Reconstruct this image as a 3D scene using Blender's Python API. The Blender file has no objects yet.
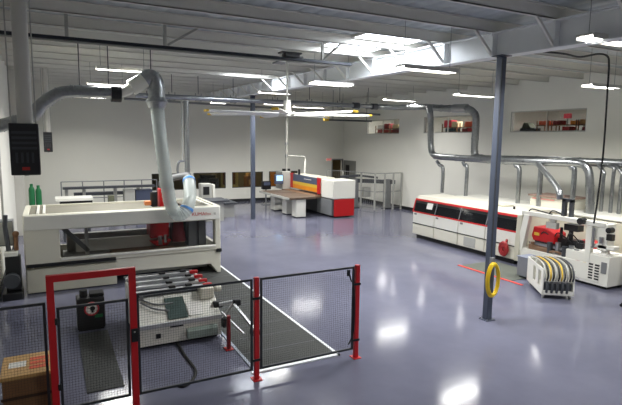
import bpy, bmesh, math, random
from mathutils import Vector, Matrix
random.seed(7)
scene = bpy.context.scene
COL = scene.collection

# ------------------------------------------------------------------ camera
CAM_H, F_PX = 3.6, 503.6
YAW, PITCH, ROLL = math.radians(27.455), math.radians(7.155), math.radians(0.644)
FW = Vector((math.sin(YAW)*math.cos(PITCH), math.cos(YAW)*math.cos(PITCH), -math.sin(PITCH)))
_rt = Vector((math.cos(YAW), -math.sin(YAW), 0)); _up = _rt.cross(FW)
RT = _rt*math.cos(ROLL) + _up*math.sin(ROLL)
UP = _up*math.cos(ROLL) - _rt*math.sin(ROLL)
cam = bpy.data.cameras.new('camera'); cam.sensor_width = 36; cam.lens = F_PX/622*36; cam.clip_end = 200
cam_o = bpy.data.objects.new('camera', cam); COL.objects.link(cam_o)
m = Matrix((RT, UP, -FW)).transposed().to_4x4(); m.translation = Vector((0, 0, CAM_H)); cam_o.matrix_world = m
scene.camera = cam_o

def at(x, y, ax, v):
    """measured photo pixel -> point on the plane where world axis ax equals v"""
    r = FW + RT*((x-311)/F_PX) - UP*((y-202.5)/F_PX)
    o = Vector((0, 0, CAM_H)); return o + r*((v-o[ax])/r[ax])

# ------------------------------------------------------------------ materials
def lin(c):
    c = c/255.0
    return c/12.92 if c <= .04045 else ((c+.055)/1.055)**2.4
def S(r, g, b): return (lin(r), lin(g), lin(b), 1)
MATS = {}
def mat(name, rgb, rough=.5, metal=0.0, var=.06, scale=6.0, bump=0.0, coat=0.0):
    if name in MATS: return MATS[name]
    M = bpy.data.materials.new(name); M.use_nodes = True
    N, Lk = M.node_tree.nodes, M.node_tree.links
    p = N['Principled BSDF']; p.inputs['Roughness'].default_value = rough; p.inputs['Metallic'].default_value = metal
    if coat: p.inputs['Coat Weight'].default_value = coat; p.inputs['Coat Roughness'].default_value = .1
    tc = N.new('ShaderNodeTexCoord'); nz = N.new('ShaderNodeTexNoise'); nz.inputs['Scale'].default_value = scale; nz.inputs['Detail'].default_value = 4
    Lk.new(tc.outputs['Object'], nz.inputs['Vector'])
    mx = N.new('ShaderNodeMix'); mx.data_type = 'RGBA'
    c = S(*rgb)
    mx.inputs['A'].default_value = tuple(v*(1-var) for v in c[:3])+(1,); mx.inputs['B'].default_value = tuple(min(1, v*(1+var)) for v in c[:3])+(1,)
    Lk.new(nz.outputs['Fac'], mx.inputs['Factor']); Lk.new(mx.outputs['Result'], p.inputs['Base Color'])
    if bump:
        b = N.new('ShaderNodeBump'); b.inputs['Strength'].default_value = bump; b.inputs['Distance'].default_value = .02
        Lk.new(nz.outputs['Fac'], b.inputs['Height']); Lk.new(b.outputs['Normal'], p.inputs['Normal'])
    MATS[name] = M; return M
def emit(name, rgb, strength):
    if name in MATS: return MATS[name]
    M = bpy.data.materials.new(name); M.use_nodes = True
    p = M.node_tree.nodes['Principled BSDF']; p.inputs['Base Color'].default_value = S(*rgb)
    p.inputs['Emission Color'].default_value = S(*rgb); p.inputs['Emission Strength'].default_value = strength
    MATS[name] = M; return M
def glassy(name, rgb, opacity, rough=.05):
    if name in MATS: return MATS[name]
    M = bpy.data.materials.new(name); M.use_nodes = True
    N, Lk = M.node_tree.nodes, M.node_tree.links
    p = N['Principled BSDF']; p.inputs['Base Color'].default_value = S(*rgb); p.inputs['Roughness'].default_value = rough
    t = N.new('ShaderNodeBsdfTransparent'); ms = N.new('ShaderNodeMixShader'); ms.inputs[0].default_value = opacity
    Lk.new(t.outputs[0], ms.inputs[1]); Lk.new(p.outputs[0], ms.inputs[2]); Lk.new(ms.outputs[0], N['Material Output'].inputs['Surface'])
    MATS[name] = M; return M
def floor_mat():
    M = bpy.data.materials.new('epoxy_floor'); M.use_nodes = True
    N, Lk = M.node_tree.nodes, M.node_tree.links
    p = N['Principled BSDF']; p.inputs['Roughness'].default_value = .13; p.inputs['Specular IOR Level'].default_value = .22; p.inputs['IOR'].default_value = 1.5
    tc = N.new('ShaderNodeTexCoord')
    nz = N.new('ShaderNodeTexNoise'); nz.inputs['Scale'].default_value = .5; nz.inputs['Detail'].default_value = 6; nz.inputs['Roughness'].default_value = .65
    Lk.new(tc.outputs['Object'], nz.inputs['Vector'])
    cr = N.new('ShaderNodeValToRGB'); cr.color_ramp.elements[0].position = .3; cr.color_ramp.elements[1].position = .7
    cr.color_ramp.elements[0].color = S(*FLOOR_A); cr.color_ramp.elements[1].color = S(*FLOOR_B)
    Lk.new(nz.outputs['Fac'], cr.inputs['Fac']); Lk.new(cr.outputs['Color'], p.inputs['Base Color'])
    n2 = N.new('ShaderNodeTexNoise'); n2.inputs['Scale'].default_value = 1.6; n2.inputs['Detail'].default_value = 2
    Lk.new(tc.outputs['Object'], n2.inputs['Vector'])
    b = N.new('ShaderNodeBump'); b.inputs['Strength'].default_value = .06; b.inputs['Distance'].default_value = .02
    Lk.new(n2.outputs['Fac'], b.inputs['Height']); Lk.new(b.outputs['Normal'], p.inputs['Normal'])
    return M
FLOOR_A, FLOOR_B = (94, 95, 111), (107, 108, 125)
WALL = mat('wall_paint', (232, 231, 222), .75, scale=1.2, var=.02)
DECK = mat('roof_deck', (180, 187, 188), .55, scale=1.5, var=.05)
PURL = mat('purlin_paint', (226, 224, 216), .55, var=.04)
GIRD = mat('girder_paint', (240, 242, 242), .5, var=.03)
BLUE = mat('column_blue', (70, 77, 92), .4, var=.06)
WCOL = mat('column_white', (205, 203, 196), .5, var=.03)
BASEB = mat('baseboard_black', (26, 27, 30), .6)
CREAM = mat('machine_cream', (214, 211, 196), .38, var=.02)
CREAM2 = mat('machine_cream_dark', (198, 195, 178), .42, var=.03)  # slightly darker cream tone
WHITE = mat('machine_white', (226, 225, 216), .38, var=.02)
GREY = mat('machine_grey', (120, 122, 124), .45, var=.05)
LGREY = mat('light_grey', (172, 172, 166), .45, var=.04)
DGREY = mat('dark_grey', (62, 65, 70), .5, var=.08)
BLACK = mat('black_plastic', (20, 21, 23), .45, var=.1)
RUBBER = mat('black_rubber', (24, 24, 25), .75, var=.15, scale=20)
RED = mat('safety_red', (188, 20, 28), .38, var=.05)
REDD = mat('machine_red', (182, 18, 24), .4, var=.06)
GALV = mat('galvanised_steel', (160, 163, 165), .34, 1.0, var=.3, scale=13)
STEEL = mat('brushed_steel', (180, 182, 184), .32, 1.0, var=.08, scale=10)
ALU = mat('aluminium', (205, 207, 208), .4, .7, var=.04)
WIRE = mat('mesh_wire', (26, 28, 30), .6)
FRAME = mat('fence_frame', (38, 42, 48), .5)
MATG = mat('ribbed_mat', (62, 64, 62), .85, var=.18, scale=30, bump=.3)
WOOD = mat('plywood', (190, 150, 92), .65, var=.16, scale=7)
WOODD = mat('wood_dark', (124, 88, 56), .65, var=.18, scale=7)
BROWN = mat('board_brown', (120, 92, 70), .65, var=.15)
PAPER = mat('white_paper', (232, 230, 224), .8)
ORANGE = mat('orange_print', (214, 92, 58), .7)
YELLOW = mat('yellow_hose', (224, 190, 36), .45)
YELP = mat('yellow_paint', (214, 178, 60), .45)
ORNG = mat('orange_yellow_paint', (222, 140, 30), .45)
SLATE = mat('slate_blue', (74, 82, 104), .45)
GREEN = mat('green_paint', (18, 110, 62), .5)
TEAL = mat('green_tint', (72, 88, 84), .3)
BLUET = mat('blue_tape', (70, 130, 196), .5)
HOSE = glassy('clear_hose', (196, 204, 200), .62, .3)
GLASS = glassy('clear_glass', (40, 44, 46), .16, .04)
GLASSD = glassy('smoked_glass', (22, 24, 28), .82, .08)
TUBE = emit('lamp_tube', (255, 253, 246), 9.0)
SKY = emit('skylight_glow', (240, 246, 255), 16.0)
SCREEN = emit('screen_lit', (150, 190, 225), 1.1)
REDSIGN = emit('exit_letters', (235, 60, 60), .7)

# ------------------------------------------------------------------ mesh builder
class MB:
    def __init__(self): self.bm = bmesh.new()
    def hexa(self, pts):
        v = [self.bm.verts.new(p) for p in pts]
        for f in ((0,3,2,1),(4,5,6,7),(0,1,5,4),(1,2,6,5),(2,3,7,6),(3,0,4,7)): self.bm.faces.new([v[i] for i in f])
        return self
    def box(self, x0, x1, y0, y1, z0, z1):
        return self.hexa([(x0,y0,z0),(x1,y0,z0),(x1,y1,z0),(x0,y1,z0),(x0,y0,z1),(x1,y0,z1),(x1,y1,z1),(x0,y1,z1)])
    def obox(self, c, size, rz=0, rx=0):
        M = Matrix.Translation(c) @ Matrix.Rotation(rz, 4, 'Z') @ Matrix.Rotation(rx, 4, 'X')
        a, b, d = (s/2 for s in size)
        return self.hexa([M @ Vector(p) for p in ((-a,-b,-d),(a,-b,-d),(a,b,-d),(-a,b,-d),(-a,-b,d),(a,-b,d),(a,b,d),(-a,b,d))])
    def bar(self, p, q, w, h=None, up=(0,0,1)):
        h = h or w; p, q = Vector(p), Vector(q); d = (q-p).normalized(); u = Vector(up)
        if abs(d.dot(u)) > .98: u = Vector((0,1,0))
        s = d.cross(u).normalized(); u = s.cross(d)
        s, u = s*w/2, u*h/2
        return self.hexa([p-s-u, p+s-u, p+s+u, p-s+u, q-s-u, q+s-u, q+s+u, q-s+u])
    def _ring(self, c, d, r, n, ref):
        u = (ref - d*ref.dot(d)).normalized(); w = d.cross(u)
        return [self.bm.verts.new(c + u*(r*math.cos(2*math.pi*k/n)) + w*(r*math.sin(2*math.pi*k/n))) for k in range(n)], u
    def tube(self, pts, r, n=12, smooth=0, cap=True, closed=False):
        P = [Vector(p) for p in pts]
        if smooth: P = catmull(P, smooth)
        R = r if isinstance(r, (list, tuple)) else [r]*len(P)
        d0 = (P[1]-P[0]).normalized(); ref = Vector((0,0,1)) if abs(d0.z) < .9 else Vector((1,0,0))
        prev = None; first = None
        for i, c in enumerate(P):
            d = (P[min(i+1, len(P)-1)] - P[max(i-1, 0)]).normalized()
            ring, ref = self._ring(c, d, R[i], n, ref)
            if prev:
                for k in range(n): self.bm.faces.new((prev[k], prev[(k+1)%n], ring[(k+1)%n], ring[k]))
            else: first = ring
            prev = ring
        if cap:
            self.bm.faces.new(list(reversed(first))); self.bm.faces.new(prev)
        return self
    def cyl(self, p, q, r, r2=None, n=16): return self.tube([p, q], [r, r if r2 is None else r2], n)
    def prism(self, poly, ax, a0, a1):
        def P(u, v, a): return {0:(a,u,v), 1:(u,a,v), 2:(u,v,a)}[ax]
        A = [self.bm.verts.new(P(u, v, a0)) for u, v in poly]; B = [self.bm.verts.new(P(u, v, a1)) for u, v in poly]
        self.bm.faces.new(A); self.bm.faces.new(list(reversed(B)))
        n = len(poly)
        for i in range(n): self.bm.faces.new((A[i], B[i], B[(i+1)%n], A[(i+1)%n]))
        return self
    def sphere(self, c, r, sz=(1,1,1), seg=14):
        M = Matrix.Translation(c) @ Matrix.Diagonal((r*sz[0], r*sz[1], r*sz[2], 1))
        bmesh.ops.create_uvsphere(self.bm, u_segments=seg, v_segments=max(6, seg//2+1), radius=1, matrix=M); return self
    def torus(self, c, R, r, axis=1, n=28, k=8, sz=1.0, turns=1):
        rings = []
        for i in range(n):
            a = 2*math.pi*i/n; e1, e2 = math.cos(a), math.sin(a)
            ring = []
            for j in range(k):
                b = 2*math.pi*j/k; rr = R + r*math.cos(b); o = r*math.sin(b)
                p = {1:(rr*e1, o, rr*e2*sz), 0:(o, rr*e1, rr*e2*sz), 2:(rr*e1, rr*e2*sz, o)}[axis]
                ring.append(self.bm.verts.new(Vector(c)+Vector(p)))
            rings.append(ring)
        for i in range(n):
            for j in range(k):
                self.bm.faces.new((rings[i][j], rings[(i+1)%n][j], rings[(i+1)%n][(j+1)%k], rings[i][(j+1)%k]))
        return self
    def panel(self, ax, a0, a1, u0, u1, v0, v1, holes=()):
        """slab of thickness a0..a1 across axis ax, with rectangular holes (u0,u1,v0,v1) cut right through"""
        us = sorted({u0, u1, *[h[0] for h in holes], *[h[1] for h in holes]}); vs = sorted({v0, v1, *[h[2] for h in holes], *[h[3] for h in holes]})
        vc = {}
        def V(i, j, s):
            if (i, j, s) not in vc:
                u, v, a = us[i], vs[j], (a0, a1)[s]
                vc[(i, j, s)] = self.bm.verts.new({0:(a,u,v), 1:(u,a,v), 2:(u,v,a)}[ax])
            return vc[(i, j, s)]
        def solid(i, j):
            if i < 0 or j < 0 or i >= len(us)-1 or j >= len(vs)-1: return False
            cu, cv = (us[i]+us[i+1])/2, (vs[j]+vs[j+1])/2
            return not any(h[0] < cu < h[1] and h[2] < cv < h[3] for h in holes)
        for i in range(len(us)-1):
            for j in range(len(vs)-1):
                if not solid(i, j): continue
                self.bm.faces.new((V(i,j,0), V(i+1,j,0), V(i+1,j+1,0), V(i,j+1,0)))
                self.bm.faces.new((V(i,j+1,1), V(i+1,j+1,1), V(i+1,j,1), V(i,j,1)))
                if not solid(i-1, j): self.bm.faces.new((V(i,j,0), V(i,j+1,0), V(i,j+1,1), V(i,j,1)))
                if not solid(i+1, j): self.bm.faces.new((V(i+1,j,0), V(i+1,j,1), V(i+1,j+1,1), V(i+1,j+1,0)))
                if not solid(i, j-1): self.bm.faces.new((V(i,j,0), V(i,j,1), V(i+1,j,1), V(i+1,j,0)))
                if not solid(i, j+1): self.bm.faces.new((V(i,j+1,0), V(i+1,j+1,0), V(i+1,j+1,1), V(i,j+1,1)))
        return self
def catmull(P, k):
    out = []
    Q = [P[0]*2-P[1]] + P + [P[-1]*2-P[-2]]
    for i in range(1, len(Q)-2):
        for t in range(k):
            t /= k; a, b, c, d = Q[i-1], Q[i], Q[i+1], Q[i+2]
            out.append(.5*((2*b) + (c-a)*t + (2*a-5*b+4*c-d)*t*t + (3*b-a-3*c+d)*t**3))
    out.append(P[-1]); return out

def wloc(o):
    v = Vector((0, 0, 0))
    while o: v += o.location; o = o.parent
    return v
def obj(name, mb, material, parent=None, bevel=0, label=None):
    bm = mb.bm; bmesh.ops.recalc_face_normals(bm, faces=bm.faces)
    if parent: bmesh.ops.translate(bm, verts=bm.verts, vec=-wloc(parent))
    me = bpy.data.meshes.new(name); bm.to_mesh(me); bm.free()
    me.materials.append(material)
    me.shade_smooth(); me.set_sharp_from_angle(angle=math.radians(35))
    o = bpy.data.objects.new(name, me); COL.objects.link(o); o.parent = parent
    if bevel:
        b = o.modifiers.new('bevel', 'BEVEL'); b.width = bevel; b.segments = 2; b.limit_method = 'ANGLE'
    if label: o['label'] = label
    return o
def thing(name, label, cat, loc=(0,0,0), group=None):
    o = bpy.data.objects.new(name, None); o.empty_display_size = .1; COL.objects.link(o); o.location = loc
    return tag(o, label, cat, group)
def tag(o, label, cat, group=None):
    o['label'] = label; o['category'] = cat
    if group: o['group'] = group
    return o
def recentre(o, loc):
    """move the origin of a one-mesh thing to its base"""
    o.data.transform(Matrix.Translation(-Vector(loc))); o.location = loc; return o
def single(name, mb, material, label, cat, loc=(0,0,0), group=None, bevel=0):
    return tag(recentre(obj(name, mb, material, None, bevel), loc), label, cat, group)
def struct(name, mb, material, parent=None, bevel=0, label=None):
    o = obj(name, mb, material, parent, bevel)
    if not parent: o['kind'] = 'structure'
    if label: o['label'] = label
    return o
def dup(root, loc, label=None, group=None):
    r = root.copy(); COL.objects.link(r); r.location = loc
    if label: r['label'] = label
    if group: r['group'] = group
    for ch in list(root.children):
        c = ch.copy(); COL.objects.link(c); c.parent = r
        for g in list(ch.children):
            d = g.copy(); COL.objects.link(d); d.parent = c
    return r
def text(name, s, size, loc, rot, material, parent, depth=.003, align='LEFT', sx=1):
    c = bpy.data.curves.new(name, 'FONT'); c.body = s; c.size = size; c.extrude = depth; c.align_x = align
    c.materials.append(material)
    t = bpy.data.objects.new(name, c); COL.objects.link(t); t.rotation_euler = rot; t.parent = parent; t.scale.x = sx
    t.location = Vector(loc) - (wloc(parent) if parent else Vector((0,0,0)))
    bpy.context.view_layer.update()
    me = bpy.data.meshes.new_from_object(t.evaluated_get(bpy.context.evaluated_depsgraph_get()))
    q = bpy.data.objects.new(name, me); q.location = t.location; q.rotation_euler = t.rotation_euler; q.scale = t.scale; q.parent = parent
    bpy.data.objects.remove(t); COL.objects.link(q); q.name = name; return q

# ------------------------------------------------------------------ the room
XL, XR, YB, YF = -1.15, 16.5, 27.4, -7.0
def roof_z(y): return 5.68 + .016*(y-6)      # underside of the purlins
struct('floor', MB().box(XL-.3, 20, YF-.3, 31.4, -.2, 0), floor_mat())
PUR_H = .2
mb = MB(); xs = []; x = XL-.2; k = 0
while x < XR+3.4: xs += [(x, 0), (x+.22, 0), (x+.25, .02), (x+.32, .02)]; x += .35
prof = [(x, .0+dz) for x, dz in xs]
za, zb = roof_z(YF)+PUR_H, roof_z(31.4)+PUR_H
A = [mb.bm.verts.new((x, YF-.2, za+dz)) for x, dz in prof]; B = [mb.bm.verts.new((x, 31.4, zb+dz)) for x, dz in prof]
C = [mb.bm.verts.new((x, YF-.2, za+.2)) for x, dz in prof]; D = [mb.bm.verts.new((x, 31.4, zb+.2)) for x, dz in prof]
for i in range(len(prof)-1):
    mb.bm.faces.new((A[i], A[i+1], B[i+1], B[i])); mb.bm.faces.new((C[i], D[i], D[i+1], C[i+1]))
struct('ceiling', mb, DECK)
WB = [(4.75, 6.6, .8, 1.7), (6.97, 8.8, .8, 1.7), (9.17, 11.05, .8, 1.7), (11.43, 13.3, .8, 1.7), (15.72, 16.42, 0, 2.33)]
struct('wall_back', MB().panel(1, YB, YB+.2, XL-.2, XR+.2, 0, 6.3, WB), WALL)
WR = [(21.75, 24.9, 3.93, 4.72), (16.5, 19.8, 3.96, 4.75), (11.25, 14.5, 3.97, 4.78)]
struct('wall_right', MB().panel(0, XR, XR+.2, YF, YB, 0, 6.3, WR), WALL)
struct('wall_left', MB().box(XL-.2, XL, YF, YB, 0, 6.3), WALL)
struct('wall_front', MB().box(XL-.2, XR+.2, YF-.2, YF, 0, 6.0), WALL)
struct('baseboard_back', MB().box(XL, 15.7, YB-.03, YB, 0, .16), BASEB)
struct('baseboard_right', MB().box(XR-.03, XR, 1, 25.75, 0, .16), BASEB)
struct('baseboard_left', MB().box(XL, XL+.03, 1, YB-.03, 0, .16), BASEB)
# rooms seen through the openings
struct('wall_back_room_rear', MB().box(3.6, 17, 31.0, 31.2, 0, 3.2), mat('back_room_wall', (120, 112, 88), .8))
struct('wall_back_room_left', MB().box(3.5, 3.7, YB+.2, 31.0, 0, 3.2), mat('back_room_wall', (120, 112, 88), .8))
struct('wall_back_room_right', MB().box(16.8, 17.0, YB+.2, 31.0, 0, 3.2), mat('back_room_wall', (120, 112, 88), .8))
struct('ceiling_back_room', MB().box(3.5, 17, YB+.2, 31.2, 3.0, 3.2), DGREY)
struct('floor_mezzanine', MB().box(XR+.2, 19.9, 9.5, 26.5, 3.7, 3.9), LGREY)
struct('wall_mezzanine_rear', MB().box(19.7, 19.9, 9.5, 26.5, 3.9, 6.0), mat('mezzanine_wall', (190, 188, 180), .8))
struct('wall_mezzanine_near', MB().box(XR+.2, 19.9, 9.4, 9.5, 3.9, 6.0), WALL)
struct('wall_mezzanine_far', MB().box(XR+.2, 19.9, 26.5, 26.6, 3.9, 6.0), WALL)
FRM = mat('window_frame', (70, 72, 72), .5)
for i, (u0, u1, v0, v1) in enumerate(WB[:4]):
    w = struct(f'window_{i+1}', MB().panel(1, YB+.02, YB+.12, u0, u1, v0, v1, [(u0+.035, u1-.035, v0+.035, v1-.035)]), FRM)
    obj('window_pane', MB().box(u0+.03, u1-.03, YB+.06, YB+.075, v0+.03, v1-.03), GLASS, w)
for i, (u0, u1, v0, v1) in enumerate(WR):
    w = struct(f'window_{i+5}', MB().panel(0, XR+.03, XR+.17, u0, u1, v0, v1, [(u0+.04, u1-.04, v0+.04, v1-.04)]), LGREY)
    obj('window_mullion', MB().box(XR+.07, XR+.11, (u0+u1)/2-.02, (u0+u1)/2+.02, v0+.04, v1-.04), LGREY, w)
    obj('window_pane', MB().box(XR+.085, XR+.095, u0+.03, u1-.03, v0+.03, v1-.03), GLASS, w)
# corner doorway: dark opening in the back wall, grey door leaf swung against the right wall
struct('trim_1', MB().panel(1, YB-.03, YB+.02, 15.66, 16.48, 0, 2.4, [(15.72, 16.42, 0, 2.33)]), GREY)
DOORG = mat('door_grey', (128, 128, 122), .5)
d = struct('door_1', MB().box(XR-.06, XR-.005, 25.9, 27.25, .02, 2.32), DOORG)
obj('door_window', MB().box(XR-.075, XR-.05, 26.55, 26.95, 1.1, 2.05), BLACK, d)
obj('door_handle', MB().cyl((XR-.12, 26.05, 1.0), (XR-.05, 26.05, 1.0), .03).cyl((XR-.12, 26.05, 1.0), (XR-.12, 26.18, 1.0), .015), STEEL, d)

# purlins, each a member of the roof frame
PY = [6.0 + 1.37*k for k in range(-9, 16)]
for y in PY:
    z = roof_z(y)
    struct('roof_purlin', MB().box(XL, XR, y-.012, y+.012, z, z+PUR_H).box(XL, XR, y-.012, y+.07, z, z+.014).box(XL, XR, y-.07, y+.012, z+PUR_H-.014, z+PUR_H), PURL)
# girder on the blue columns
def girder(gx, y0, y1, label):
    g = thing('roof_girder', label, 'beam', (gx, y0, roof_z(y0)-.48))
    def zt(y): return roof_z(y)
    def zb(y): return 5.22 + .0185*(y-7)
    W = .14
    mbw = MB(); mbw.hexa([(gx-.01,y0,zb(y0)),(gx+.01,y0,zb(y0)),(gx+.01,y1,zb(y1)),(gx-.01,y1,zb(y1)),(gx-.01,y0,zt(y0)),(gx+.01,y0,zt(y0)),(gx+.01,y1,zt(y1)),(gx-.01,y1,zt(y1))])
    obj('web', mbw, GIRD, g)
    for nm, f, s in (('bottom_flange', zb, 0), ('top_flange', zt, -.02)):
        q = MB(); q.hexa([(gx-W,y0,f(y0)+s),(gx+W,y0,f(y0)+s),(gx+W,y1,f(y1)+s),(gx-W,y1,f(y1)+s),(gx-W,y0,f(y0)+s+.02),(gx+W,y0,f(y0)+s+.02),(gx+W,y1,f(y1)+s+.02),(gx-W,y1,f(y1)+s+.02)])
        obj(nm, q, GIRD, g)
    for y in PY:
        if y0+.2 < y < y1:
            obj('stiffener', MB().box(gx-W+.01, gx+W-.01, y-.008, y+.008, zb(y), zt(y)), GIRD, g)
            obj('flange_brace', MB().bar((gx-.10, y+.03, zb(y)+.05), (gx-.62, y+.03, zt(y)+.06), .05, .05).bar((gx+.10, y+.03, zb(y)+.05), (gx+.62, y+.03, zt(y)+.06), .05, .05), PURL, g)
    return g
girder(7.9, -7, 27.4, 'deep white roof girder running front to back over the two blue columns')

# blue columns
def column(cx, cy, h, label, w=.135):
    c = thing('steel_column', label, 'column', (cx, cy, 0))
    hw = w/2
    obj('shaft', MB().box(cx-hw, cx+hw, cy-hw, cy+hw, .015, h-.015), BLUE, c, bevel=.012)
    obj('base_plate', MB().box(cx-.11, cx+.11, cy-.11, cy+.11, 0, .015), BLUE, c)
    obj('cap_plate', MB().box(cx-.13, cx+.13, cy-.13, cy+.13, h-.015, h), BLUE, c)
    for sx in (-1, 1):
        for sy in (-1, 1): obj('anchor_bolt', MB().cyl((cx+sx*.09, cy+sy*.09, .015), (cx+sx*.09, cy+sy*.09, .04), .012, n=8), STEEL, c)
    return c
col1 = column(7.76, 7.11, 5.22, 'blue-grey square steel column in the foreground with a yellow hose looped round it')
obj('conduit', MB().tube([(7.69, 7.02, 5.15), (7.69, 7.02, 1.3)], .013), DGREY, col1)
obj('outlet_box', MB().box(7.66, 7.73, 6.96, 7.035, 1.2, 1.32), GREY, col1, bevel=.005)
column(8.03, 21.1, 5.47, 'slim blue-grey steel column at the far end in front of the back wall windows', .17)
# skylights
for i, (sx, sy, w, h) in enumerate(((6.9, 10.8, 1.5, 1.1), (7.0, 9.43, 1.5, 1.1), (6.7, 17.65, 1.4, 1.0))):
    z = roof_z(sy)+PUR_H
    s = struct('skylight', MB().panel(2, z-.05, z+.01, sx-w/2-.06, sx+w/2+.06, sy-h/2-.06, sy+h/2+.06, [(sx-w/2, sx+w/2, sy-h/2, sy+h/2)]), PURL)
    obj('skylight_diffuser', MB().box(sx-w/2, sx+w/2, sy-h/2, sy+h/2, z-.045, z-.02), SKY, s)

# ------------------------------------------------------------------ hanging lights
LAMPS = [  # px a, px b, z, label
 ((97,69),(147,73.5),5.2,'nearest of the three strip lights hung in a column at upper left'),
 ((87,84),(126,86),5.2,'middle one of the three strip lights hung in a column at upper left'),
 ((78,97),(104,99),5.2,'farthest of the three strip lights at upper left, above the silver duct'),
 ((312,84),(350,87),5.05,'strip light hung just below the middle of the white girder'),
 ((400,69),(453,74),4.92,'bright strip light left of the foreground column, under the girder edge'),
 ((386,100),(413,102),5.32,'small far strip light near the shelf window closest to the corner'),
 ((459,95),(491,98),5.0,'strip light directly left of the foreground column, above the second upper window'),
 ((583,87),(620,89),4.95,'strip light near right edge below the double tube light'),
 ((268,104.3),(285,105.8),5.05,'tiny far strip light just left of the fan hub'),
 ((258.7,93),(290.6,94.5),5.2,'strip light hung above the hub of the ceiling fan'),
 ((586,39),(627,46.5),5.2,'twin tube light at the top right corner of the view'),
]
def lamp(cx, cy, z, L, rz, label, watts, seen=True):
    t = thing('strip_light', label, 'light', (cx, cy, z), 'hanging strip lights')
    c, s = math.cos(rz), math.sin(rz)
    def P(u, v, w): return Vector((cx+u*c-v*s, cy+u*s+v*c, z+w))
    obj('housing', MB().obox((cx, cy, z+.07), (L, .30, .03), rz).obox(P(0, .145, .035), (L, .012, .06), rz).obox(P(0, -.145, .035), (L, .012, .06), rz), WCOL, t)
    for v in (-.075, .075): obj('lamp_tube', MB().cyl(P(-L/2+.02, v, .03), P(L/2-.02, v, .03), .022, n=8), TUBE, t)
    top = roof_z(cy)+.2
    for u in (-L/2+.1, L/2-.1): obj('hanger_cable', MB().cyl(P(u, 0, .08), P(u, 0, top-z), .005, n=6), GREY, t)
    ld = bpy.data.lights.new('strip_lamp', 'AREA'); ld.shape = 'RECTANGLE'; ld.size = L*.95; ld.size_y = .27; ld.energy = watts; ld.color = (1, .99, .955); ld.spread = math.radians(150)
    lo = bpy.data.objects.new('strip_lamp', ld); COL.objects.link(lo); lo.location = (cx, cy, z-.005); lo.rotation_euler = (0, 0, rz)
W_LAMP = 125
for a, b, z, lab in LAMPS:
    A, B = at(*a, 2, z), at(*b, 2, z); mid = (A+B)/2
    lamp(mid.x, (A.y+B.y)/2, z, (B-A).length, 0, lab, W_LAMP)
for i, (x, y) in enumerate(((7.5, -2.5), (12.8, 2.6), (3.6, 0.4))):  # unseen lamps added behind the viewpoint to brighten the foreground
    lamp(x, y, 5.15, 1.3, 0, ('unseen strip light added behind the viewpoint to brighten the foreground, beyond the picture edge'), W_LAMP*.9)
# far lights under the roof near the back wall, small
for (a, b, z, lab) in (((300,107),(318,109),5.15,'tiny far strip light seen just right of the fan hub'), ((213,103),(224,104),5.1,'tiny far strip light near the pipe left of the far column')):
    A, B = at(*a, 2, z), at(*b, 2, z); lamp((A.x+B.x)/2, (A.y+B.y)/2, z, (B-A).length, 0, lab, W_LAMP)

# ------------------------------------------------------------------ CNC machine
c = thing('cnc_router', 'large cream enclosed woodworking machine at left with long window and grey roof', 'machine', (1.7, 14, 0))
x0, x1, yf, yb = -.6, 3.97, 12.85, 14.75
obj('front_hood', MB().panel(1, yf, yf+.16, x0, x1, .64, 1.83, [(.13, 3.82, .78, 1.46)]), CREAM, c, bevel=.025)
obj('window_sill', MB().box(.13, 3.82, yf-.03, yf+.02, .74, .79), WHITE, c, bevel=.01)
obj('hood_band', MB().box(x0+.02, x1-.02, yf-.02, yf+.01, 1.48, 1.81), WHITE, c, bevel=.012)
obj('window_pane', MB().box(.13, 3.82, yf+.07, yf+.08, .78, 1.46), GLASS, c)
obj('black_stripe', MB().box(x0+.02, 1.33, yf-.005, yf+.1, .62, .70), BLACK, c)
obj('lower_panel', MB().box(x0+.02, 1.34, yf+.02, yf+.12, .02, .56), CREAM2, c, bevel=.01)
obj('lower_panel', MB().prism([(1.34, .3), (3.7, .27), (3.88, .02), (3.97, .02), (3.97, .64), (1.34, .64)], 1, yf+.03, yf+.13), CREAM, c, bevel=.01)
obj('side_panel', MB().panel(0, x1-.1, x1, yf+.16, yb, .02, 1.83, [(yf+.4, yb-.3, .78, 1.5)]), CREAM, c, bevel=.01)
obj('side_panel', MB().box(x0, x0+.12, yf+.16, yb, .05, 1.83), CREAM, c, bevel=.01)
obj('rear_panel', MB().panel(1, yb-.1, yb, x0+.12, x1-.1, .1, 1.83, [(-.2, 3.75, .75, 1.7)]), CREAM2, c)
TARP = mat('grey_roof_cover', (112, 109, 96), .7, var=.08, scale=3)
obj('roof_cover', MB().box(x0+.12, 2.35, yf+.16, yb-.1, 1.765, 1.79).box(3.15, x1-.1, yf+.16, yb-.1, 1.765, 1.79).box(2.35, 3.15, yf+.16, 13.55, 1.765, 1.79).box(2.35, 3.15, 14.4, yb-.1, 1.765, 1.79), TARP, c)
for u in (-.33, -.2): obj('roof_rail', MB().box(u, u+.06, yf+.2, yb-.1, 1.79, 1.84), WHITE, c, bevel=.008)
obj('roof_rail', MB().box(3.72, 3.80, yf+.2, yb-.1, 1.79, 1.83), WHITE, c, bevel=.008)
obj('rear_arm', MB().box(3.87, 3.97, yb, 15.6, 1.6, 1.83), CREAM, c, bevel=.01)
obj('bed', MB().box(.2, 3.7, 13.25, 14.6, .12, .62), LGREY, c, bevel=.01)
obj('spoil_board', MB().box(1.3, 3.6, 13.35, 14.5, .62, .68), BROWN, c)
obj('bed_rail', MB().box(.3, 3.6, 14.35, 14.47, .62, 1.02).box(.3, 3.6, 14.3, 14.5, 1.02, 1.08).box(.5, 3.5, 14.38, 14.44, 1.2, 1.26), LGREY, c)
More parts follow.
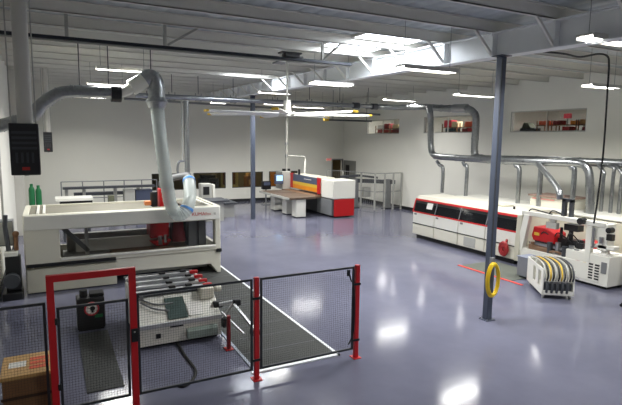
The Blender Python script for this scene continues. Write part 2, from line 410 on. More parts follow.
obj('bed_rail', MB().box(.5, 2.5, 13.9, 14.0, .68, .92).box(.5, 2.5, 13.87, 14.03, .92, .98), WHITE, c)
obj('side_brace', MB().bar((.22, 13.3, 1.42), (.75, 13.3, .82), .10, .10), GREY, c)
obj('side_brace', MB().box(.68, .76, 13.25, 13.35, .62, 1.45), LGREY, c)
gh = obj('gantry_head', MB().box(2.3, 2.8, 13.7, 14.3, .92, 1.36).prism([(2.28, .85), (2.85, .85), (2.75, .7), (2.45, .7)], 1, 13.68, 14.2), REDD, c, bevel=.03)
obj('spindle', MB().cyl((2.55, 13.7, .98), (2.55, 13.7, .74), .06).cyl((2.68, 13.66, 1.0), (2.68, 13.66, .8), .04), STEEL, gh)
obj('gantry_column', MB().box(2.62, 2.86, 14.0, 14.3, 1.3, 2.22), REDD, c, bevel=.02)
obj('gantry_motor', MB().cyl((2.48, 14.05, 1.3), (2.48, 14.05, 2.13), .10), BLACK, c)
obj('gantry_motor', MB().box(2.86, 3.25, 13.6, 14.0, .8, 1.42), BLACK, c, bevel=.03)
obj('dust_shroud', MB().cyl((3.0, 13.5, 1.5), (3.0, 13.5, .85), .11, .19), mat('red_brush', (120, 24, 34), .7), c)
obj('orange_block', MB().box(2.22, 2.38, 13.9, 14.1, 1.79, 1.9), mat('orange_plastic', (214, 128, 74), .5), c, bevel=.01)
obj('tool_rack', MB().box(3.25, 3.5, 13.4, 13.9, .68, 1.4).box(3.5, 3.7, 13.3, 14.0, .7, 1.42), GREY, c, bevel=.01)
LETR, LETP, LETG = mat('letter_red', (186, 44, 40), .5), mat('letter_pale_red', (206, 140, 130), .5), mat('letter_grey', (150, 146, 138), .5)
text('lettering', 'KUMA', .125, (3.20, yf-.022, 1.60), (math.pi/2, 0, 0), LETR, c, sx=1.0)
text('lettering', 'flex', .11, (3.55, yf-.022, 1.60), (math.pi/2, 0, 0), LETP, c)
text('lettering', 'it', .11, (3.78, yf-.022, 1.60), (math.pi/2, 0, 0), LETG, c)
obj('latch', MB().box(3.85, 3.99, yf-.03, yf+.1, .585, .68), BLACK, c, bevel=.01)

# electrics on the left wall beside it
t = thing('wall_control_box', 'grey electrical box fixed to the left wall beside the cream machine', 'electrical box', (XL, 13.4, 1.1))
obj('enclosure', MB().box(XL, -.81, 13.2, 13.55, 1.1, 1.68), GREY, t, bevel=.01)
obj('enclosure_door', MB().box(XL+.02, -.83, 13.18, 13.2, 1.13, 1.65), LGREY, t)
obj('conduit', MB().cyl((-1.0, 13.36, 1.68), (-1.0, 13.36, 3.4), .025), LGREY, t)
t = thing('vacuum_pump', 'dark pump with round motor on the floor left of the cream machine', 'pump', (-.86, 12.8, 0))
obj('pump_base', MB().box(-1.05, -.66, 12.55, 13.05, 0, .15), BLACK, t, bevel=.01)
obj('motor', MB().cyl((-.86, 12.56, .42), (-.86, 13.0, .42), .16, n=20), DGREY, t)
obj('pump_head', MB().box(-.98, -.68, 12.75, 13.05, .15, .95), BLACK, t, bevel=.03)
obj('pump_filter', MB().box(-.98, -.72, 12.7, 13.0, .95, 1.05), WHITE, t, bevel=.02)
obj('pump_valve', MB().cyl((-.75, 12.9, 1.05), (-.75, 12.9, 1.45), .045).sphere((-.75, 12.9, 1.42), .07), WOODD, t)
obj('pump_pipe', MB().tube([(-.9, 12.9, 1.05), (-.95, 12.95, 1.6), (-.93, 12.95, 1.85)], .05), DGREY, t)

# ------------------------------------------------------------------ unloading table in front
t = thing('unloading_table', 'white low unloading table with roller bars behind the fence panel', 'machine', (1.9, 9.4, 0))
obj('body', MB().prism([(8.55, .06), (8.55, .42), (9.05, .74), (10.25, .78), (10.25, .06)], 0, 1.21, 2.64), WHITE, t, bevel=.015)
obj('kick_base', MB().box(1.28, 2.58, 8.65, 10.2, 0, .06), BLACK, t)
obj('end_plate', MB().prism([(8.5, .03), (8.5, .55), (8.62, .62), (8.75, .6), (8.9, .03)], 0, 1.16, 1.21), LGREY, t, bevel=.01)
sl = math.atan2(.32, .5)
obj('tray_lip', MB().box(1.21, 2.64, 8.52, 8.56, .37, .44), ALU, t)
obj('green_plate', MB().obox((1.88, 8.8, .592), (.34, .48, .02), 0, sl), TEAL, t)
obj('label_sheet', MB().obox((2.2, 8.74, .556), (.26, .3, .012), 0, sl), PAPER, t)
obj('clear_cover', MB().prism([(8.46, .1), (8.46, .24), (8.5, .28), (8.56, .28), (8.56, .1)], 0, 2.0, 2.55), mat('cover_grey_green', (140, 154, 146), .25), t, bevel=.01)
obj('socket', MB().box(1.48, 1.56, 8.535, 8.56, .18, .26), BLACK, t)
obj('nameplate', MB().box(1.72, 1.95, 8.54, 8.56, .335, .365), BLACK, t)
for k in range(4):
    p = at((162, 166, 169, 172)[k], (272.5, 277, 281.5, 286)[k], 2, .93); yy = p.y
    r = obj('roller_bar', MB().box(1.2, 2.6, yy-.03, yy+.03, .845, .895), ALU, t, bevel=.006)
    for fx in (1.3, 2.4): obj('roller_foot', MB().box(fx, fx+.06, yy-.02, yy+.02, .74, .85), GREY, r)
    for j in (0, 1):
        q = at(((162, 166, 169, 172), (183, 188, 192, 188))[j][k], ((272.5, 277, 281.5, 286), (270.5, 274.5, 279, 283.5))[j][k], 2, .93)
        obj('pad', MB().box(q.x-.06, q.x+.06, yy-.04, yy+.04, .9, .94), RUBBER, r, bevel=.01)
    obj('red_tip', MB().box(2.43, 2.6, yy-.033, yy+.035, .84, .905), REDD, r, bevel=.006)
for yy in (9.3, 9.5, 10.12, 10.3):
    obj('cross_bar', MB().box(1.2, 2.55, yy-.012, yy+.012, .83, .86), STEEL, t)
obj('roller_gap_shade', MB().box(1.25, 2.58, 9.12, 10.24, .76, .79), DGREY, t)  # dark plate standing in for shade in the gap beneath the roller bars
obj('hose_loop', MB().tube([(1.3, 8.95, .72), (1.5, 8.8, .63), (1.75, 8.72, .58)], .015, smooth=6).tube([(1.3, 9.05, .76), (1.55, 8.9, .67), (1.85, 8.88, .66)], .015, smooth=6), GREY, t)
obj('valve_block', MB().box(2.35, 2.6, 8.85, 9.15, .66, .86).cyl((2.62, 8.9, .82), (2.74, 8.9, .82), .06), CREAM, t, bevel=.02)
obj('valve', MB().box(2.55, 2.72, 8.7, 8.82, .5, .62), BLACK, t, bevel=.02)
br = obj('side_arm', MB().bar((2.62, 8.5, .5), (2.82, 7.85, .28), .03).bar((2.86, 8.5, .6), (3.0, 7.75, .33), .045).bar((2.62, 8.62, .6), (2.92, 8.6, .63), .05).bar((2.64, 8.6, .3), (2.9, 8.6, .6), .04), ALU, t)
for bx in ((2.9, 3.08, 7.7, 7.82, .27, .38), (2.86, 3.0, 8.5, 8.6, .56, .68), (2.64, 2.78, 8.46, 8.6, .2, .36)): obj('arm_joint', MB().box(*bx), BLACK, br, bevel=.02)

cab = [at(x, y, 2, .012) for x, y in ((179.3,350),(184,354),(188.7,360.5),(195.7,371),(192.2,380.4),(184,386.3),(177,385.6))]
cab[0] = Vector((1.85, 8.66, .03))
single('floor_cable', MB().tube(cab, .024, n=8, smooth=6), RUBBER, 'thick black cable curling across the floor from the white unloading table', 'cable', tuple(cab[3]))

# ------------------------------------------------------------------ fences
def wires(mb, p0, p1, z0, z1, step=.034, r=.0009):
    p0, p1 = Vector(p0), Vector(p1); d = p1-p0; L = d.length; d.normalize()
    n = int(L/step)
    for k in range(1, n):
        q = p0 + d*(k*L/n); mb.bar((q.x, q.y, z0), (q.x, q.y, z1), 2*r)
    n = int((z1-z0)/step)
    for k in range(1, n):
        z = z0 + k*(z1-z0)/n; mb.bar((p0.x, p0.y, z), (p1.x, p1.y, z), 2*r)
    return mb
def mesh_panel(parent, xa, xb, y, z0, z1, name='mesh_panel', w=.032):
    f = obj(name, MB().panel(1, y-.012, y+.012, xa, xb, z0, z1, [(xa+w, xb-w, z0+w, z1-w)]), FRAME, parent)
    obj('wire_mesh', wires(MB(), (xa+w, y, 0), (xb-w, y, 0), z0+w, z1-w), WIRE, f)
    return f
def post(parent, x, y, h, w=.075):
    p = obj('post', MB().box(x-w/2, x+w/2, y-.03, y+.03, .01, h), RED, parent, bevel=.006)
    obj('foot_plate', MB().box(x-.07, x+.07, y-.08, y+.08, 0, .012), RED, p)
    return p
FY = 6.76
t = thing('guard_fence', 'red post guard fence with dark mesh panels in front of the unloading table', 'fence', (2.62, FY, 0))
post(t, 2.62, FY, 1.58); post(t, 4.38, FY, 1.58)
mesh_panel(t, .93, 2.56, FY, .15, 1.56); mesh_panel(t, 2.68, 4.32, FY, .15, 1.56)
for px in (2.62, 4.38):
    for z in (.3, 1.25): obj('clamp', MB().box(px-.075, px+.045, FY-.045, FY-.028, z, z+.035), BLACK, t)
obj('interlock_cable', MB().tube([(4.2, FY-.02, 1.5), (4.24, FY-.03, 1.35), (4.3, FY-.035, 1.2), (4.31, FY-.035, .5), (4.22, FY-.03, .26)], .012, n=8, smooth=5).box(4.17, 4.22, FY-.035, FY-.013, 1.42, 1.52), BLACK, t)
t = thing('safety_gate', 'tall red framed mesh gate at the left foreground', 'gate', (.42, FY, 0))
gx0, gx1 = -.06, .88
obj('gate_frame', MB().panel(1, FY-.035, FY+.035, gx0-.05, gx1+.05, 0, 1.92, [(gx0+.035, gx1-.035, 0, 1.835)]), RED, t, bevel=.006)
lf = mesh_panel(t, gx0+.05, gx1-.05, FY+.02, .15, 1.5, 'gate_leaf')
for z in (.45, 1.3): obj('hinge', MB().cyl((gx0+.045, FY-.04, z), (gx0+.045, FY-.04, z+.08), .02, n=10), BLACK, t)
obj('latch', MB().box(gx1-.03, gx1+.055, FY-.06, FY-.034, .92, 1.1), BLACK, t, bevel=.006)
obj('latch_lamp', MB().cyl((gx1+.01, FY-.066, 1.06), (gx1+.01, FY-.058, 1.06), .012, n=8), LGREY, t)
t = thing('side_fence', 'dark mesh fence panel left of the red gate in front of the wooden crate', 'fence', (-.6, FY+.1, 0))
mesh_panel(t, XL, -.13, FY+.1, .15, 1.56)
for fz in (.3, 1.3): obj('wall_bracket', MB().box(XL, XL+.06, FY+.07, FY+.13, fz, fz+.06), FRAME, t)
for fx in (-.17, XL): obj('foot_support', MB().box(fx, fx+.04, FY+.08, FY+.12, 0, .16), FRAME, t)
t = thing('red_stub_post', 'short red post standing on the black mat beside the unloading table', 'post', (2.59, 8.0, 0))
obj('post', MB().box(2.565, 2.62, 7.97, 8.03, .01, .6), mat('dark_red', (128, 18, 26), .45), t, bevel=.006)
obj('foot_plate', MB().box(2.52, 2.66, 7.92, 8.08, 0, .012), RED, t)

# crate
t = thing('wooden_crate', 'wooden crate with white and orange labels on its lid behind the mesh fence', 'crate', (-.38, 7.35, 0))
obj('crate_body', MB().box(-.66, -.1, 7.02, 7.68, .02, .56), WOODD, t, bevel=.008)
obj('lid', MB().box(-.68, -.08, 7.0, 7.7, .56, .61), WOOD, t, bevel=.008)
obj('batten', MB().box(-.675, -.085, 7.0, 7.02, .3, .335), mat('batten_brown', (70, 46, 28), .7), t)  # batten in a darker brown than the crate body
obj('skid', MB().box(-.66, -.1, 7.05, 7.15, 0, .02).box(-.66, -.1, 7.55, 7.65, 0, .02), WOOD, t)
obj('white_label', MB().box(-.6, -.4, 7.28, 7.46, .61, .613), PAPER, t)
obj('orange_label', MB().box(-.36, -.13, 7.16, 7.26, .61, .613).box(-.36, -.13, 7.3, 7.4, .61, .613).box(-.36, -.13, 7.44, 7.54, .61, .613), ORANGE, t)
# bin with prohibition sign
t = thing('black_bin_unit', 'black floor unit with a round red and white sign behind the gate', 'equipment', (.57, 10.1, 0))
obj('cabinet', MB().box(.32, .80, 9.92, 10.3, .03, .62), BLACK, t, bevel=.02)
obj('motor_top', MB().cyl((.45, 10.12, .62), (.45, 10.12, .74), .07).box(.55, .8, 10.0, 10.25, .62, .68), RUBBER, t, bevel=.01)
obj('foot_rail', MB().box(.34, .78, 9.95, 10.27, 0, .03), RUBBER, t)
sg = obj('warning_sign', MB().cyl((.57, 9.92, .42), (.57, 9.905, .42), .13, n=32), mat('sign_pink', (214, 150, 150), .5), t)
obj('sign_face', MB().cyl((.57, 9.906, .42), (.57, 9.9, .42), .095, n=32), PAPER, sg)
obj('sign_ring', MB().torus((.57, 9.902, .42), .118, .012, 1), mat('sign_red', (190, 40, 50), .5), sg)
obj('sign_pictogram', MB().cyl((.585, 9.9, .43), (.585, 9.895, .43), .045, n=16).box(.56, .60, 9.895, 9.9, .35, .41).bar((.5, 9.897, .46), (.62, 9.897, .36), .018, .005), BLACK, sg)
obj('green_sticker', MB().box(.62, .76, 9.912, 9.92, .24, .3), GREEN, t)

# floor mats
t = thing('ribbed_walkway_mat', 'long black ribbed mat with pale edging running beside the machine to the fence', 'mat', (3.45, 10.5, 0))
obj('mat_surface', MB().box(2.72, 4.14, 7.0, 14.3, 0, .014), MATG, t)
mb = MB()
for k in range(12): mb.box(2.72, 4.14, 7.05+k*.6, 7.075+k*.6, .012, .0165)
obj('mat_seam', mb, DGREY, t)
obj('edging', MB().box(4.14, 4.19, 6.93, 14.3, 0, .018).box(2.62, 4.19, 6.93, 7.0, 0, .018), mat('edging_glare_white', (236, 240, 244), .35), t)  # aluminium edging; reflected lamp and skylight glare put into its white colour
obj('edging', MB().box(2.67, 2.72, 6.98, 9.3, 0, .016), mat('pale_edging', (150, 160, 176), .4), t)
single('gate_walk_mat', MB().box(.32, .82, 7.4, 9.8, 0, .012), MATG, 'narrow dark grey mat on the floor inside the red gate', 'mat', (.57, 8.6, 0))
t = thing('operator_mat', 'grey mat edged with red tape on the floor before the long edge machine', 'mat', (11.1, 9.6, 0))
obj('mat_surface', MB().box(10.5, 11.8, 8.9, 10.7, 0, .012), mat('grey_green_mat', (84, 88, 80), .8, var=.12), t)
obj('red_tape', MB().box(10.42, 10.5, 8.5, 10.75, 0, .014), mat('red_tape', (198, 60, 50), .6), t)

# ------------------------------------------------------------------ edge bander
t = thing('edge_banding_machine', 'long white machine with red striped smoked windows along the right wall', 'machine', (12.7, 12.4, 0))
ya, yb2 = 10.05, 14.75
P1 = [(11.95, .16), (11.95, .54), (11.95, .97), (12.08, 1.47), (12.2, 1.58), (13.4, 1.58), (13.4, .16)]
def slab(poly, name, m, y0, y1, par=t, bev=0): return obj(name, MB().prism(poly, 1, y0, y1), m, par, bev)
slab([(11.99, .15), (11.99, .55), (11.99, .98), (12.11, 1.46), (12.22, 1.57), (13.4, 1.57), (13.4, .15)], 'housing', CREAM, ya, yb2, t)
for k in range(4):
    a, b = ya+.02+k*1.175, ya+1.16+k*1.175
    slab([(11.95, .17), (11.95, .53), (11.995, .53), (11.995, .17)], 'lower_door', CREAM, a, b, t, .008)
    dd = slab([(11.95, .57), (11.95, .96), (11.995, .96), (11.995, .57)], 'upper_door', WHITE, a, b, t, .008)
    obj('door_handle', MB().box(11.925, 11.95, b-.2, b-.1, .88, .94), GREY, dd)
    wv = .035
    slab([(11.957, 1.0), (12.07, 1.40), (12.10, 1.40), (11.99, 1.0)], 'window_panel', GLASSD, a, b, t)
    slab([(11.985, 1.0), (12.098, 1.40), (12.11, 1.40), (12.0, 1.0)], 'window_backing', BLACK, a, b, t)
for yy in (11.21, 12.385, 13.56): slab([(11.95, 1.0), (12.064, 1.40), (12.11, 1.40), (12.0, 1.0)], 'window_mullion', GREY, yy-.015, yy+.015)
slab([(11.948, .965), (11.957, 1.01), (12.0, 1.01), (11.99, .965)], 'red_stripe', REDD, ya, yb2+.02)
slab([(12.066, 1.40), (12.085, 1.465), (12.13, 1.465), (12.1, 1.40)], 'red_stripe', REDD, ya, yb2+.02)
slab([(11.955, 1.0), (12.07, 1.41), (12.12, 1.41), (12.0, 1.0)], 'red_stripe', REDD, yb2-.03, yb2+.03)
slab([(11.945, .545), (11.945, .565), (11.99, .565), (11.99, .545)], 'dark_line', BLACK, ya, yb2)
slab([(12.05, 1.6), (12.05, .02), (13.3, .02), (13.3, .15), (12.06, .15)], 'kick_base', BLACK, ya+.1, yb2-.1) if 0 else obj('kick_base', MB().box(12.08, 13.3, ya+.1, yb2-.1, .0, .15), BLACK, t)
obj('notice_sheet', MB().hexa([Vector(p) for p in ((11.985,13.75,1.16),(11.985,14.05,1.16),(11.99,14.05,1.16),(11.99,13.75,1.16),(12.045,13.75,1.37),(12.045,14.05,1.37),(12.05,14.05,1.37),(12.05,13.75,1.37))]), PAPER, t)
obj('door_panel', MB().box(11.94, 11.952, 11.6, 12.1, .2, .5), LGREY, t)
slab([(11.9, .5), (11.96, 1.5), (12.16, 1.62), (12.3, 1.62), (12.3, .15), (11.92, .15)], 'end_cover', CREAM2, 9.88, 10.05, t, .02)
obj('top_vent', MB().box(12.5, 12.9, 11.0, 11.5, 1.57, 1.63), CREAM2, t, .01)
obj('knob', MB().cyl((12.4, 10.55, 1.57), (12.4, 10.55, 1.66), .035), BLACK, t)
# open working section
b = obj('bed', MB().box(11.95, 13.2, 7.5, 9.9, .14, .58), WHITE, t, bevel=.015)
obj('bed_foot', MB().box(12.1, 13.1, 7.7, 9.8, 0, .14), BLACK, b)
fr = obj('portal_frame', MB().box(11.95, 12.12, 7.45, 9.9, 1.53, 1.65).box(11.96, 12.1, 7.78, 7.93, .58, 1.55).prism([(9.62, 1.55), (9.8, 1.55), (10.0, .5), (9.8, .5)], 0, 11.93, 12.08), WHITE, t, bevel=.012)
obj('back_panel', MB().box(13.1, 13.2, 7.5, 9.88, .58, 1.5), CREAM2, t)
obj('red_unit', MB().prism([(8.95, .82), (8.95, 1.1), (9.2, 1.22), (9.62, 1.22), (9.68, .95), (9.62, .82)], 0, 12.15, 12.65), REDD, t, bevel=.02)
obj('red_unit', MB().box(12.5, 12.9, 7.98, 8.5, .72, 1.0), REDD, t, bevel=.02)
obj('yellow_tag', MB().box(12.13, 12.15, 9.42, 9.58, .98, 1.06), YELP, t)
obj('unit_bracket', MB().box(12.2, 12.6, 9.1, 9.6, .58, .82), DGREY, t)
obj('saw_head', MB().box(11.97, 12.1, 8.78, 9.1, 1.27, 1.44).box(12.0, 12.08, 8.85, 9.0, 1.44, 1.53), LGREY, t, bevel=.01)
obj('saw_head', MB().box(12.25, 12.5, 8.35, 8.75, 1.25, 1.42).cyl((12.35, 8.6, 1.3), (12.35, 8.6, .85), .06).cyl((12.3, 8.85, 1.3), (12.3, 8.85, 1.0), .04).box(12.3, 12.6, 8.3, 8.95, .8, 1.0), BLACK, t)
for j, (yy, zz, h) in enumerate(((9.0, .58, .25), (8.78, .58, .28), (8.55, .58, .22), (8.38, .58, .27), (8.2, .58, .2))):
    obj('spindle_motor', MB().cyl((12.06+.04*(j % 2), yy, zz), (12.06+.04*(j % 2), yy, zz+h+.05), .07), STEEL if j % 2 else DGREY, t)
obj('brown_guide', MB().box(12.0, 12.2, 8.95, 9.5, .58, .70), BROWN, t, bevel=.02)
obj('pressure_rail', MB().box(12.08, 12.2, 7.95, 9.7, .72, .78), STEEL, t)
obj('cable_arc', MB().tube([(12.0, 9.72, 1.62), (12.0, 9.6, 1.72), (12.0, 9.3, 1.70), (12.0, 8.95, 1.66)], .018, n=8, smooth=5).tube([(12.0, 9.05, 1.65), (12.0, 8.95, 1.76), (12.0, 8.75, 1.73), (12.0, 8.6, 1.66)], .018, n=8, smooth=5), BLACK, t)
dh = obj('dust_hood', MB().box(12.05, 12.15, 8.62, 8.72, 1.65, 2.1).box(12.05, 12.15, 8.42, 8.5, 1.65, 2.1).box(12.05, 12.15, 8.42, 8.72, 2.04, 2.12), DGREY, t)
for j, (yy, xx, zz, w_, d_, h_, mm) in enumerate(((9.3, 12.45, .58, .2, .25, .2, DGREY), (8.95, 12.5, .58, .22, .2, .35, BLACK), (8.6, 12.55, .58, .25, .25, .3, GREY), (8.25, 12.3, .58, .16, .18, .4, BLACK), (9.55, 12.05, .58, .12, .16, .14, BROWN), (8.02, 12.3, .58, .14, .15, .25, DGREY))):
    obj('work_unit', MB().box(xx-w_/2, xx+w_/2, yy-d_/2, yy+d_/2, zz, zz+h_).cyl((xx, yy, zz+h_), (xx, yy, zz+h_+.07), .05, n=12), mm, t, bevel=.01)
for j, (ya_, yb_) in enumerate(((9.5, 9.0), (9.1, 8.5), (8.7, 8.2))):
    obj('hydraulic_hose', MB().tube([(12.3, ya_, .85), (12.1, (ya_+yb_)/2, 1.12+.05*j), (12.3, yb_, .9)], .016, n=8, smooth=6), BLACK, t)
obj('wire_bundle', MB().tube([(12.03, 9.0, .6), (12.0, 8.8, .66), (12.05, 8.5, .62)], .03, n=8, smooth=5), BROWN, t)
# end tower with motors
tw = obj('end_tower', MB().box(11.98, 12.3, 7.38, 7.62, .95, 1.62).box(11.98, 12.2, 7.2, 7.7, 1.0, 1.1).box(12.0, 12.2, 7.62, 7.75, 1.2, 1.5), WHITE, t, bevel=.015)
obj('motor', MB().cyl((11.82, 8.02, 1.62), (12.0, 8.02, 1.62), .085), BLACK, tw)
obj('motor', MB().cyl((11.86, 7.3, 1.5), (12.02, 7.3, 1.5), .07).box(11.9, 12.02, 7.22, 7.36, 1.25, 1.4), BLACK, tw)
obj('cylinder', MB().cyl((11.93, 7.7, 1.0), (11.93, 7.7, 1.5), .035).cyl((11.93, 7.5, 1.15), (11.93, 7.5, 1.3), .05), STEEL, tw)
cb = obj('electric_cabinet', MB().box(11.97, 12.75, 7.28, 8.45, .07, .82), WHITE, t, bevel=.015)
obj('cabinet_plinth', MB().box(12.05, 12.7, 7.35, 8.38, 0, .07), BLACK, cb)
for u in (7.72, 7.56):
    mb = MB()
    for k in range(6): mb.box(11.945, 11.972, u-.055, u+.055, .2+k*.07, .24+k*.07)
    obj('vent_grille', mb, BLACK, cb)
obj('filter_panel', MB().box(11.95, 11.972, 7.33, 7.46, .4, .68), GREY, cb)
obj('red_label', MB().box(11.955, 11.972, 8.02, 8.16, .46, .58), mat('label_maroon', (150, 40, 46), .5), cb)
obj('button', MB().box(11.955, 11.972, 7.86, 7.94, .48, .58), YELP, cb)
obj('paper_stack', MB().box(12.0, 12.55, 7.4, 8.1, .82, .85), PAPER, cb)
obj('cloth', MB().prism([(7.35, .82), (7.6, .82), (7.5, 1.02)], 0, 12.05, 12.2), PAPER, cb)
single('red_hose_bundle', MB().torus((11.85, 10.38, .44), .13, .05, 0, sz=1.3).torus((11.84, 10.36, .42), .07, .045, 0, sz=1.6).bar((11.9, 10.35, .62), (11.95, 10.35, .72), .05), mat('hose_maroon', (150, 34, 36), .5, var=.3, scale=20), 'red hose bundle hung on the front of the long striped machine', 'hose', (11.88, 10.35, .25))

# rear housing along the wall
t = thing('rear_machine_housing', 'long plain cream machine housing between the striped machine and the right wall', 'machine', (14.2, 9.5, 0))
obj('housing', MB().box(13.55, 14.9, 3.6, 14.4, .1, 1.48), CREAM, t, bevel=.03)
obj('top_cover', MB().box(13.5, 14.95, 3.6, 14.4, 1.48, 1.53), WHITE, t, bevel=.01)
obj('plinth', MB().box(13.7, 14.8, 3.7, 14.3, 0, .1), BLACK, t)
t = thing('roof_cabinet', 'pale cabinet with a brown lid on top of the rear cream housing', 'cabinet', (14.4, 10.4, 1.53))
obj('cabinet_body', MB().box(14.0, 14.85, 9.9, 11.3, 1.53, 1.85), CREAM, t, bevel=.01)
obj('lid', MB().box(13.95, 14.9, 9.85, 11.35, 1.85, 1.9), mat('brown_lid', (140, 116, 104), .6), t)
obj('red_trim', MB().box(13.98, 14.0, 10.4, 11.2, 1.76, 1.8), LETP, t)
# infeed at the right edge
t = thing('infeed_conveyor', 'grey roller conveyor with yellow bracket at the right edge behind the vent cabinet', 'conveyor', (13, 6.3, 0))
obj('side_rail', MB().box(12.45, 12.52, 4.6, 7.15, .72, .84), LGREY, t); obj('side_rail', MB().box(13.25, 13.32, 4.6, 7.15, .72, .84), LGREY, t)
for k in range(10): obj('roller', MB().cyl((12.5, 4.8+k*.25, .78), (13.27, 4.8+k*.25, .78), .04, n=12), STEEL, t)
for xx in (12.48, 13.28):
    for yy in (4.7, 7.05): obj('leg', MB().box(xx-.03, xx+.03, yy-.03, yy+.03, 0, .73), GREY, t)
obj('lower_shelf', MB().box(12.5, 13.3, 4.7, 7.1, .3, .33), LGREY, t)
obj('yellow_bracket', MB().bar((12.6, 7.1, .84), (12.75, 7.0, 1.15), .06).bar((12.75, 7.0, 1.15), (12.95, 6.9, .9), .06).sphere((12.75, 7.0, 1.16), .07), YELP, t)
obj('red_block', MB().box(12.5, 12.7, 6.4, 6.8, .84, .95), REDD, t, bevel=.01)

# small grey cabinet and tool cart
t = thing('grey_steel_box', 'grey steel box on the floor between the red mat and the tool cart', 'cabinet', (11.2, 8.98, 0))
obj('box_body', MB().box(11.0, 11.45, 8.75, 9.15, .05, .56), mat('grey_box', (128, 132, 138), .35, .3), t, bevel=.01)
obj('box_lid', MB().box(10.98, 11.47, 8.73, 9.17, .56, .58), mat('blue_lid', (120, 126, 140), .5), t)
obj('box_foot', MB().box(11.05, 11.4, 8.8, 9.1, 0, .05), BLACK, t)

t = thing('tool_cart', 'white wheeled cart hung with black, yellow and white hose loops', 'cart', (10.55, 8.0, 0))
ang = math.atan2(8.55-7.5, 10.75-9.98)      # long axis of the cart
ax_l = Vector((math.cos(ang), math.sin(ang), 0)); ax_w = Vector((math.sin(ang), -math.cos(ang), 0))
near = Vector((9.95, 7.55, 0))
L, Wd = 1.3, .7
def cp(u, v, z): q = near + ax_l*u + ax_w*v; return Vector((q.x, q.y, z))
def cbox(mb, u0, u1, v0, v1, z0, z1):
    return mb.hexa([cp(u0,v0,z0), cp(u1,v0,z0), cp(u1,v1,z0), cp(u0,v1,z0), cp(u0,v0,z1), cp(u1,v0,z1), cp(u1,v1,z1), cp(u0,v1,z1)])
mb = MB()
for (u0, u1, z0, z1) in ((0, L, .12, .26), (0, L, .62, .70), (0, .14, .26, .62), (.36, .56, .26, .62), (.78, L, .26, .62)): cbox(mb, u0, u1, 0, .03, z0, z1)
obj('side_plate', mb, WHITE, t)
mb = MB(); cbox(mb, 0, L, Wd-.03, Wd, .12, .70); obj('side_plate', mb, WHITE, t)
mb = MB(); cbox(mb, 0, L, 0, Wd, .1, .13); obj('bottom_tray', mb, WHITE, t)
for a_ in ((0, .03, .13, .2), (L-.03, L, .13, .70), (-.01, .03, .42, .46)): mb = MB(); cbox(mb, a_[0], a_[1], 0, Wd, a_[2], a_[3]); obj('end_frame', mb, WHITE, t)
mb = MB(); cbox(mb, .05, .3, .05, Wd-.05, .14, .36); obj('grey_cassette', mb, DGREY, t)
hk = [LGREY, BLACK, YELP, BLACK, LGREY, BLACK, YELP, DGREY, LGREY, BLACK, DGREY]
for k in range(11):
    v = .04 + k*.061
    pts = [cp(1.15, v, .74), cp(.7, v, .80), cp(.25, v, .80), cp(.03, v, .72), cp(-.06, v, .56), cp(0, v, .44)]
    obj('hose_loop', MB().tube(pts, .02, n=8, smooth=4), hk[k], t)
for k in range(5):
    v = .1+k*.11; obj('hose_stub', MB().tube([cp(-.01, v, .42), cp(-.04, v, .3), cp(0, v, .16)], .028, n=8, smooth=4), DGREY, t)
obj('rear_rack', MB().bar(cp(1.1, .02, .70), cp(1.1, Wd-.02, .70), .04).bar(cp(.6, .02, .77), cp(.6, Wd-.02, .77), .03).bar(cp(.6, .02, .6), cp(.6, .02, .78), .03).bar(cp(.6, Wd-.02, .6), cp(.6, Wd-.02, .78), .03), WHITE, t)
for (u, v) in ((.1, .06), (.1, Wd-.06), (L-.1, .06), (L-.1, Wd-.06)):
    w = obj('caster', MB().cyl(cp(u, v-.018, .05), cp(u, v+.018, .05), .05), LGREY, t)
obj('push_handle', MB().tube([cp(.05, Wd, .5), cp(.05, Wd+.1, .5), cp(.35, Wd+.1, .5), cp(.35, Wd, .5)], .014, n=8), STEEL, t)

# black stool base at the right frame edge
t = thing('black_stool', 'black stool or stand foot just entering the picture at the right edge', 'stool', (11.12, 6.1, 0))
for k in range(5):
    a = math.radians(100+72*k); e = Vector((11.15+.3*math.cos(a), 6.1+.3*math.sin(a), .07))
    lg = obj('leg', MB().bar((11.15, 6.1, .14), e, .045, .035), BLACK, t)
    obj('caster', MB().cyl((e.x-.02, e.y, .03), (e.x+.02, e.y, .03), .03, n=12).cyl((e.x, e.y, .03), (e.x, e.y, .08), .012), BLACK, lg)
obj('pole', MB().cyl((11.15, 6.1, .12), (11.15, 6.1, .62), .03), STEEL, t)
obj('seat', MB().cyl((11.15, 6.1, .62), (11.15, 6.1, .69), .19, .18, 24), BLACK, t, bevel=.01)

# yellow hose looped on the near column
mb = MB()
for k in range(4): mb.torus((7.66+.012*k, 6.955-.012*k, .88), .15-.008*(k % 2), .013, 1, sz=2.2)
t = single('yellow_air_hose', mb, YELLOW, 'yellow coiled air hose looped low on the foreground blue column', 'hose', (7.74, 6.98, .5))
obj('hose_hook', MB().bar((7.74, 7.04, 1.22), (7.74, 6.93, 1.22), .03), STEEL, t)
obj('dark_band', MB().tube([(7.84, 6.95, .72), (7.845, 6.95, .85), (7.84, 6.95, 1.0)], .03, n=8), mat('brown_band', (120, 84, 30), .6), t)

